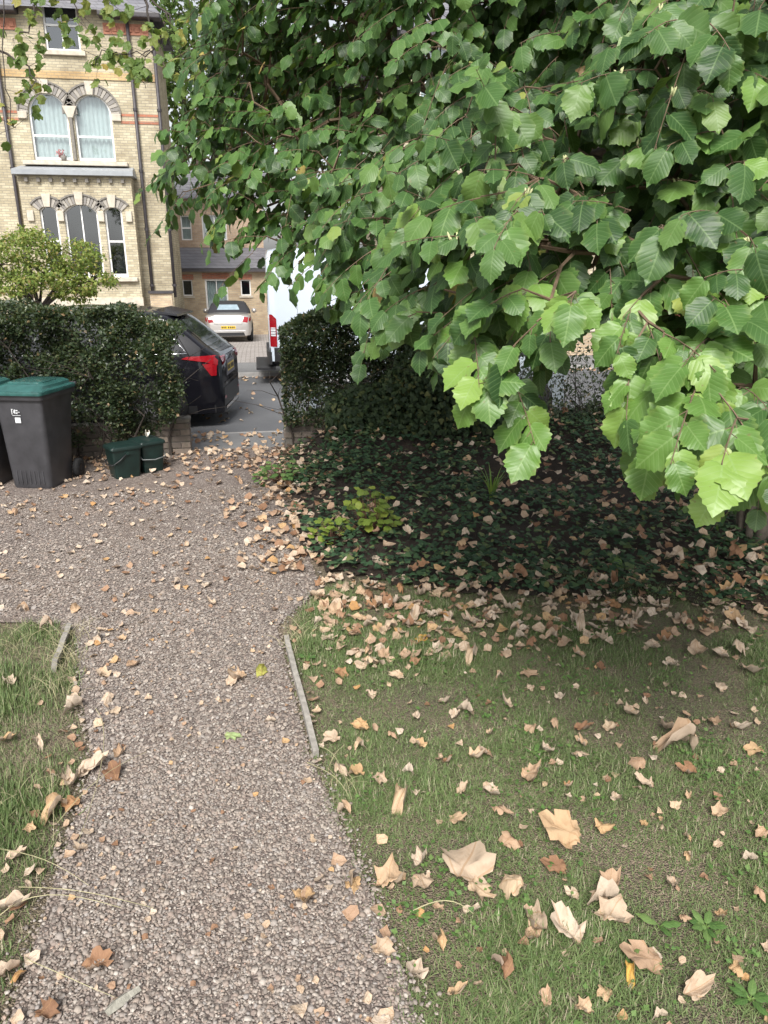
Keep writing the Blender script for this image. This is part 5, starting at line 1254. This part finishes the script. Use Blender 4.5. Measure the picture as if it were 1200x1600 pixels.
    for (p, q, zs, zt, n) in ((-6.70, -6.16, 3.82, 3.95, 9), (-5.96, -4.92, 3.78, 4.02, 15), (-4.72, -4.16, 3.82, 3.95, 9)): voussoirs(h, p, q, zs, zt, .27, B, off, n)
    for x in (-6.97, -6.06, -4.82, -3.95): boxo('capital', stone_m, h, x - .1 - ox, x + .1 - ox, B - .08 - oy, B + .02 - oy, 3.5 - oz, 3.82 - oz, .02)
    boxo('window_sill', stone_m, h, -6.9 - ox, -3.86 - ox, B - .14 - oy, B + .05 - oy, 1.64 - oz, 1.77 - oz, .02)
    boxo('plinth', stone_m, h, bx0 - .04 - ox, bx1 + .04 - ox, B - .06 - oy, B + .02 - oy, -.8 - oz, 1.12 - oz, .01)
    for k in range(9):
        x = bx0 + .25 + k * .365; boxo('dentil', pipe_m2, h, x - .05 - ox, x + .05 - ox, B - .1 - oy, B + .02 - oy, 4.66 - oz, 4.78 - oz)
    ld = MB().add([(bx0 - .12 - ox, B - .22 - oy, 4.86 - oz), (bx1 + .12 - ox, B - .22 - oy, 4.86 - oz), (bx1 + .12 - ox, B - .22 - oy, 5.0 - oz), (bx0 - .12 - ox, B - .22 - oy, 5.0 - oz), (bx0 - .05 - ox, -.02, 5.2 - oz), (bx1 + .05 - ox, -.02, 5.2 - oz), (bx0 - .12 - ox, -.02, 4.86 - oz), (bx1 + .12 - ox, -.02, 4.86 - oz)], [(0, 1, 2, 3), (3, 2, 5, 4), (0, 3, 4, 6), (1, 7, 5, 2), (0, 6, 7, 1)]).build('lead_roof', lead_m, h)
    boxo('ledge', stone_m, h, bx0 + .1 - ox, bx1 - .1 - ox, -.3, .05, 5.21 - oz, 5.33 - oz, .02)
    tag(h, 'tall yellow brick house with paired arched windows and a flat fronted bay', 'house')
    # flower pot on the ledge
    p = empty('flower_pot', (-5.86, 27.42, 5.33)); MB().lathe([(.0001, 0), (.07, 0), (.1, .16), (.085, .16), (.0001, .14)], n=14).build('pot', pipe_m2, p, True)
    V, T, LP = SMALL[0]; k = 60; D = rng.normal(0, 1, (k, 3)); D[:, 2] = np.abs(D[:, 2]); me = scatter('foliage', SMALL, np.zeros(k, int), frames(D, rng.normal(0, 1, (k, 3)), np.full(k, .09)), rng.normal(0, .06, (k, 3)) + np.array([-.1, 0, .2]), rng.random(k)); link('foliage', me, simple('pinkish_flowers', (.45, .2, .2), .7, .4, 30), p)
    tag(p, 'small dark flower pot on the ledge under the arched windows', 'flower pot')
main_house()
def annexe():
    Y = 33.5; off = (-1.5, Y, -.75); ox, oy, oz = off; h = empty('brick_annexe', off)
    a = arch_loop(-3.05, -2.62, .92, 1.58, 1.58); d = arch_loop(-2.1, -1.16, -.72, 1.6, 1.6); b = arch_loop(-.62, -.19, .92, 1.58, 1.58)
    wall_front('front_wall', stock2_m, h, [(-3.45, -.8), (.46, -.8), (.46, 1.98), (-3.45, 1.98)], [a, d, b], Y, .15, off)
    for x in (-3.45, .46): MB().box(x - .01 - ox, x + .01 - ox, .001, 6, -.8 - oz, 1.97 - oz).build('side_wall', stock2_m, h)
    window(h, a, Y, off, fr=.05); window(h, b, Y, off, fr=.05)
    dr = window(h, d, Y, off, (.4,), (-1.63,), curtain_m, fr=.07)
    for (x0, x1) in ((-3.12, -2.55), (-.69, -.12)): boxo('window_sill', stone_m, h, x0 - ox, x1 - ox, -.05, .05, .84 - oz, .915 - oz); boxo('lintel', redb_m, h, x0 - ox, x1 - ox, -.012, .02, 1.585 - oz, 1.80 - oz)
    boxo('lintel', redb_m, h, -2.2 - ox, -1.06 - ox, -.012, .02, 1.605 - oz, 1.84 - oz)
    boxo('fascia', pipe_m, h, -3.5 - ox, .52 - ox, -.3, -.02, 1.9 - oz, 2.03 - oz)
    MB().add([(-3.5 - ox, -.32, 2.04 - oz), (.55 - ox, -.32, 2.04 - oz), (.55 - ox, 1.7, 2.9 - oz), (-3.5 - ox, 1.7, 2.9 - oz)], [(0, 1, 2, 3)]).build('roof', slate_m, h)
    u = arch_loop(-3.05, -2.6, 3.2, 4.2, 4.2); v = arch_loop(-2.15, -1.1, 3.2, 4.25, 4.25)
    wall_front('upper_wall', redb2_m, h, [(-3.45, -.8), (.46, -.8), (.46, 4.9), (-3.45, 4.9)], [u, v], Y + 1.72, .12, off)
    MB().box(.44 - ox, .46 - ox, 1.73, 8, -.8 - oz, 4.9 - oz).build('side_wall', redb2_m, h)
    window(h, u, Y + 1.72, off, (3.7,), (), curtain_m, fr=.05); window(h, v, Y + 1.72, off, (), (-1.62,), curtain_m, fr=.05)
    MB().add([(-3.6 - ox, 1.4, 4.86 - oz), (.8 - ox, 1.4, 4.86 - oz), (.8 - ox, 4.0, 6.2 - oz), (-3.6 - ox, 4.0, 6.2 - oz)], [(0, 1, 2, 3)]).build('upper_roof', slate_m, h)
    tag(h, 'low brown brick annexe with slate lean-to roof and pale double door', 'house')
redb2_m = brickmat('pinkish_brown_brick', (.47, .35, .25), (.37, .27, .19), (.4, .35, .3))
annexe()
def far_house(x0, x1, Y, top, label, wm, cols):
    off = ((x0 + x1) / 2, Y, -.72); ox, oy, oz = off; h = empty('terrace_house', off); holes = []
    for z in (.6, 3.9, 7.0):
        for k in range(cols):
            cx = x0 + (x1 - x0) * (k + .5) / cols; holes.append(arch_loop(cx - .6, cx + .6, z, z + 1.9, z + 2.05))
    wall_front('front_wall', wm, h, [(x0, -.8), (x1, -.8), (x1, top), (x0, top)], holes, Y, .18, off)
    for x in (x0, x1): MB().box(x - .01 - ox, x + .01 - ox, .001, 9, -.8 - oz, top - oz).build('side_wall', wm, h)
    for q in holes: window(h, q, Y, off, (q[0][1] + 1.0,), (), curtain_m)
    for q in holes: boxo('window_sill', stone_m, h, q[0][0] - .1 - ox, q[1][0] + .1 - ox, -.1, .05, q[0][1] - .13 - oz, q[0][1] - .01 - oz)
    boxo('gutter', pipe_m, h, x0 - .1 - ox, x1 + .1 - ox, -.35, -.002, top - .1 - oz, top + .02 - oz)
    MB().add([(x0 - .2 - ox, -.35, top - oz), (x1 + .2 - ox, -.35, top - oz), (x1 + .2 - ox, 4.5, top + 3.6 - oz), (x0 - .2 - ox, 4.5, top + 3.6 - oz), (x1 + .2 - ox, 9.3, top - oz), (x0 - .2 - ox, 9.3, top - oz)], [(0, 1, 2, 3), (3, 2, 4, 5)]).build('roof', slate_m, h)
    tag(h, label, 'house')
far_house(5.2, 15, 27.5, 9.4, 'pale brick house glimpsed through hazel leaves beyond the white van', stock_m, 4)
far_house(16.5, 27, 27.5, 9.4, 'red brick house beyond the hazel at the far side of road', redb_m, 4)
# front boundary across the road
def front_wall(x0, x1, y, z, label):
    w = empty('garden_wall', ((x0 + x1) / 2, y, -.05)); L = (x1 - x0) / 2
    boxo('wall', stock2_m, w, -L, L, -.11, .11, -.2, z); boxo('coping', stone_m, w, -L - .03, L + .03, -.15, .15, z + .002, z + .08, .02); tag(w, label, 'wall')
front_wall(-14, -3.6, 18.2, .55, 'low brick garden wall before the arched window house')
front_wall(6.2, 16, 18.2, .6, 'low brick garden wall beyond the white van')
def stub():
    w = empty('garden_wall', (-3.1, 26.9, -.5)); boxo('wall', stock2_m, w, -.42, .3, -.1, .12, -.3, 1.75); boxo('coping', pipe_m, w, -.46, .34, -.16, .18, 1.752, 1.83); tag(w, 'short brick wall stub with dark coping beside the bay', 'wall')
stub()
# ================================================================== TREES AND SHRUBS BEYOND
def crown_tree(name, base, h_trunk, lobes, nleaf, ls, m, label, trunk_r, seed, tm=None, tmpl=None, forks=7):
    random.seed(seed); r = empty(name, base); b = MB(); top = Vector((random.uniform(-.1, .1), 0, h_trunk))
    b.tube([(0, 0, -.1), (random.gauss(0, .05), 0, h_trunk * .5), top], trunk_r, 9, trunk_r * .7)
    for (c, rad) in lobes:
        c = Vector(c); mid = (top + c) / 2 + Vector((random.gauss(0, .1), random.gauss(0, .1), .1)); b.tube([top - Vector((0, 0, h_trunk * .15)), mid, c], trunk_r * .45, 6, trunk_r * .12)
        for k in range(forks):
            v = Vector((random.gauss(0, 1), random.gauss(0, 1), random.gauss(0, .7))).normalized() * rad[0] * .85; b.tube([c - v * .1, c + v * .5 + Vector((0, 0, .05)), c + Vector((v.x, v.y, v.z * rad[1] / rad[0]))], trunk_r * .13, 4, trunk_r * .04)
    b.build('trunk', tm or bark_m, r, True)
    P = []
    tot = sum(q[1][0] ** 2 for q in lobes)
    for (c, rad) in lobes:
        k = int(nleaf * rad[0] ** 2 / tot); cl = max(6, k // 26); cc = rng.normal(0, 1, (cl, 3)); cc /= np.linalg.norm(cc, axis=1, keepdims=True); cc *= rng.uniform(.45, 1.0, (cl, 1)) ** .5
        q = cc[rng.integers(0, cl, k)] + rng.normal(0, .17, (k, 3)); P.append(q * np.array([rad[0], rad[0], rad[1]]) + np.array(c))
    P = np.vstack(P); n = len(P); D = rng.normal(0, .6, (n, 3)); D[:, 2] -= .35; Nn = rng.normal(0, .45, (n, 3)); Nn[:, 2] += .9; Nn[:, 1] -= .35
    M = frames(D, Nn, rng.uniform(ls * .7, ls * 1.25, n)); M[:, :, 0] *= 1.4
    me = scatter('crown', tmpl or SMALL, np.zeros(n, int), M, P, rng.random(n)); tag(link('crown', me, m, r), kind='stuff'); tag(r, label, 'tree'); return r
crown_tree('acer_tree', (-5.3, 20.2, -.2), 1.5, [((-.1, 0, 2.75), (.75, .42)), ((.95, 0, 2.55), (.62, .36)), ((-.85, .1, 2.35), (.6, .36)), ((1.35, -.1, 2.0), (.5, .28)), ((.3, -.2, 2.1), (.7, .32)), ((-.55, -.1, 1.85), (.5, .26)), ((.8, 0, 1.7), (.5, .2))], 8500, .085, acer_m, 'small spreading yellow green acer in front of the brick bay', .12, 3, dkbark_m)
crown_tree('boundary_shrub', (-6.3, 18.9, -.1), .6, [((-.6, 0, 1.1), (.7, .4)), ((.5, 0, 1.05), (.6, .35)), ((-1.8, 0, 1.15), (.7, .4))], 5000, .06, hedge_m, 'dark bluish green shrub along the wall below the acer', .04, 4, dkbark_m)
crown_tree('background_tree', (-2.2, 39, -.7), 7, [((.4, 0, 11), (2.6, 2.2)), ((-1.2, 0, 13.2), (2.2, 2)), ((1.8, 0, 9), (1.8, 1.6)), ((-.3, -.3, 8.6), (1.0, 1.0)), ((2.6, 0, 12.5), (2.2, 2))], 7000, .3, bgtree_m, 'tall grey trunked tree behind the gap beside the brick house', .42, 5)
crown_tree('background_tree', (7, 45, -.7), 6, [((0, 0, 10), (4, 3)), ((3, 0, 12), (3.5, 3)), ((-3, 0, 11.5), (3.5, 3))], 7000, .38, bgtree_m, 'broad leafy tree rising behind the houses beyond the van', .45, 6)
crown_tree('yew_tree', (1.5, 34.5, -.75), 1.0, [((0, 0, 2.0), (.9, 1.6)), ((.3, .2, 3.6), (.7, 1.2)), ((.1, 0, 1.0), (.9, .8))], 6500, .13, hedge_m, 'dark narrow evergreen beside the annexe corner', .12, 8, dkbark_m)
crown_tree('street_tree', (12.5, 17.2, -.05), 2.6, [((0, 0, 4.4), (1.9, 1.4)), ((1.2, 0, 5.4), (1.5, 1.2)), ((-1.2, 0, 5.2), (1.5, 1.2))], 7000, .14, bgtree_m, 'street tree on the far pavement beyond the hazel', .14, 9)
def gatepost():
    g = empty('gate_post', (.62, 24.5, -.35)); MB().box(-.16, .16, -.16, .16, 0, 1.5).build('post', stone_m, g, bevel=.01); MB().add([(-.2, -.2, 1.502), (.2, -.2, 1.502), (.2, .2, 1.502), (-.2, .2, 1.502), (0, 0, 1.68)], [(0, 1, 4), (1, 2, 4), (2, 3, 4), (3, 0, 4), (3, 2, 1, 0)]).build('cap', stone_m, g); tag(g, 'pale square gate post behind the rear of the van', 'post')
gatepost()
# sycamore standing left of the picture, its twigs reaching into it
def sycamore():
    random.seed(21); base = Vector((-6.6, 9.7, -.02)); r = empty('sycamore_tree', base); b = MB()
    b.tube([(0, 0, -.05), (.06, 0, 2), (0, .05, 4.2), (.1, 0, 6.4)], .17, 10, .1)
    limbs = []; Pl, Dl, Nl = [], [], []
    def twig(pts, r0, leaves=9, droop=.18):
        P = [Vector(p) for p in pts]; Q = []
        for a, c in zip(P[:-1], P[1:]):
            for t in (0, .25, .5, .75): Q.append(a.lerp(c, t) + Vector((random.gauss(0, .02), random.gauss(0, .02), random.gauss(0, .02))))
        Q.append(P[-1]); b.tube([q - base for q in Q], r0, 5, .004)
        for i in range(leaves):
            q = Q[random.randint(len(Q) // 3, len(Q) - 1)]; e = q + Vector((random.gauss(0, .16), random.gauss(0, .16), random.gauss(-.04, .1))); b.tube([q - base, e - base], .003, 4, .0015)
            for k in range(random.randint(2, 4)):
                Pl.append((e + Vector((random.gauss(0, .05), random.gauss(0, .05), random.gauss(-.03, .04))) - base)[:]); Dl.append((random.gauss(0, .5), random.gauss(-.2, .5), random.gauss(-.8, .3))); Nl.append((random.gauss(0, .4), random.gauss(-.7, .4), random.gauss(.7, .3)))
    T = Vector(base) + Vector((0, 0, 5.2))
    S = lambda x, y, t: deep(x, y, t)
    twig([T, S(-120, -120, 9.3), S(0, 82, 9), S(45, 105, 9), S(58, 145, 8.9)], .03, 12)
    twig([T, S(-60, -160, 9.3), S(60, -20, 9), S(50, 45, 9), S(20, 60, 9)], .03, 22)
    twig([S(60, -40, 9), S(110, 0, 9), S(120, 30, 9)], .012, 12)
    twig([T + Vector((0, 0, .8)), S(60, -220, 9), S(200, -90, 9), S(222, -10, 9), S(240, 45, 9), S(255, 60, 9)], .04, 12)
    twig([S(222, -10, 9), S(262, 20, 9), S(270, 45, 9), S(238, 80, 9), S(215, 85, 9), S(180, 85, 9)], .016, 14)
    twig([S(238, 80, 9), S(220, 100, 9), S(232, 118, 8.9), S(228, 138, 8.9)], .008, 6)
    twig([S(180, 85, 9), S(160, 80, 9), S(150, 95, 9), S(140, 100, 9)], .007, 7)
    twig([S(262, 20, 9), S(280, 60, 9), S(282, 100, 9), S(290, 120, 9)], .01, 8)
    twig([S(200, -90, 9), S(290, -60, 9), S(300, 20, 9)], .02, 14)
    twig([S(0, -60, 9), S(10, 120, 9), S(15, 190, 9), S(25, 200, 9)], .008, 6)
    twig([S(160, -90, 9), S(170, 0, 9), S(165, 30, 9)], .012, 10)
    for k in range(26):
        a = random.uniform(0, 6.28); e = base + Vector((math.cos(a) * random.uniform(1, 2.8), math.sin(a) * random.uniform(1, 2.8), random.uniform(5.0, 8.2))); twig([base + Vector((0, 0, random.uniform(4, 6.2))), e], .022, 16)
    b.build('trunk', dkbark_m, r, True); Pl = np.array(Pl); n = len(Pl)
    M = frames(np.array(Dl), np.array(Nl), rng.uniform(.09, .15, n)); me = scatter('crown', FLAT, rng.integers(0, 4, n), M, Pl, rng.random(n), True); tag(link('crown', me, syc_m, r), kind='stuff')
    tag(r, 'sycamore with sparse dangling twigs of lobed leaves above the clipped hedge', 'tree')
sycamore()
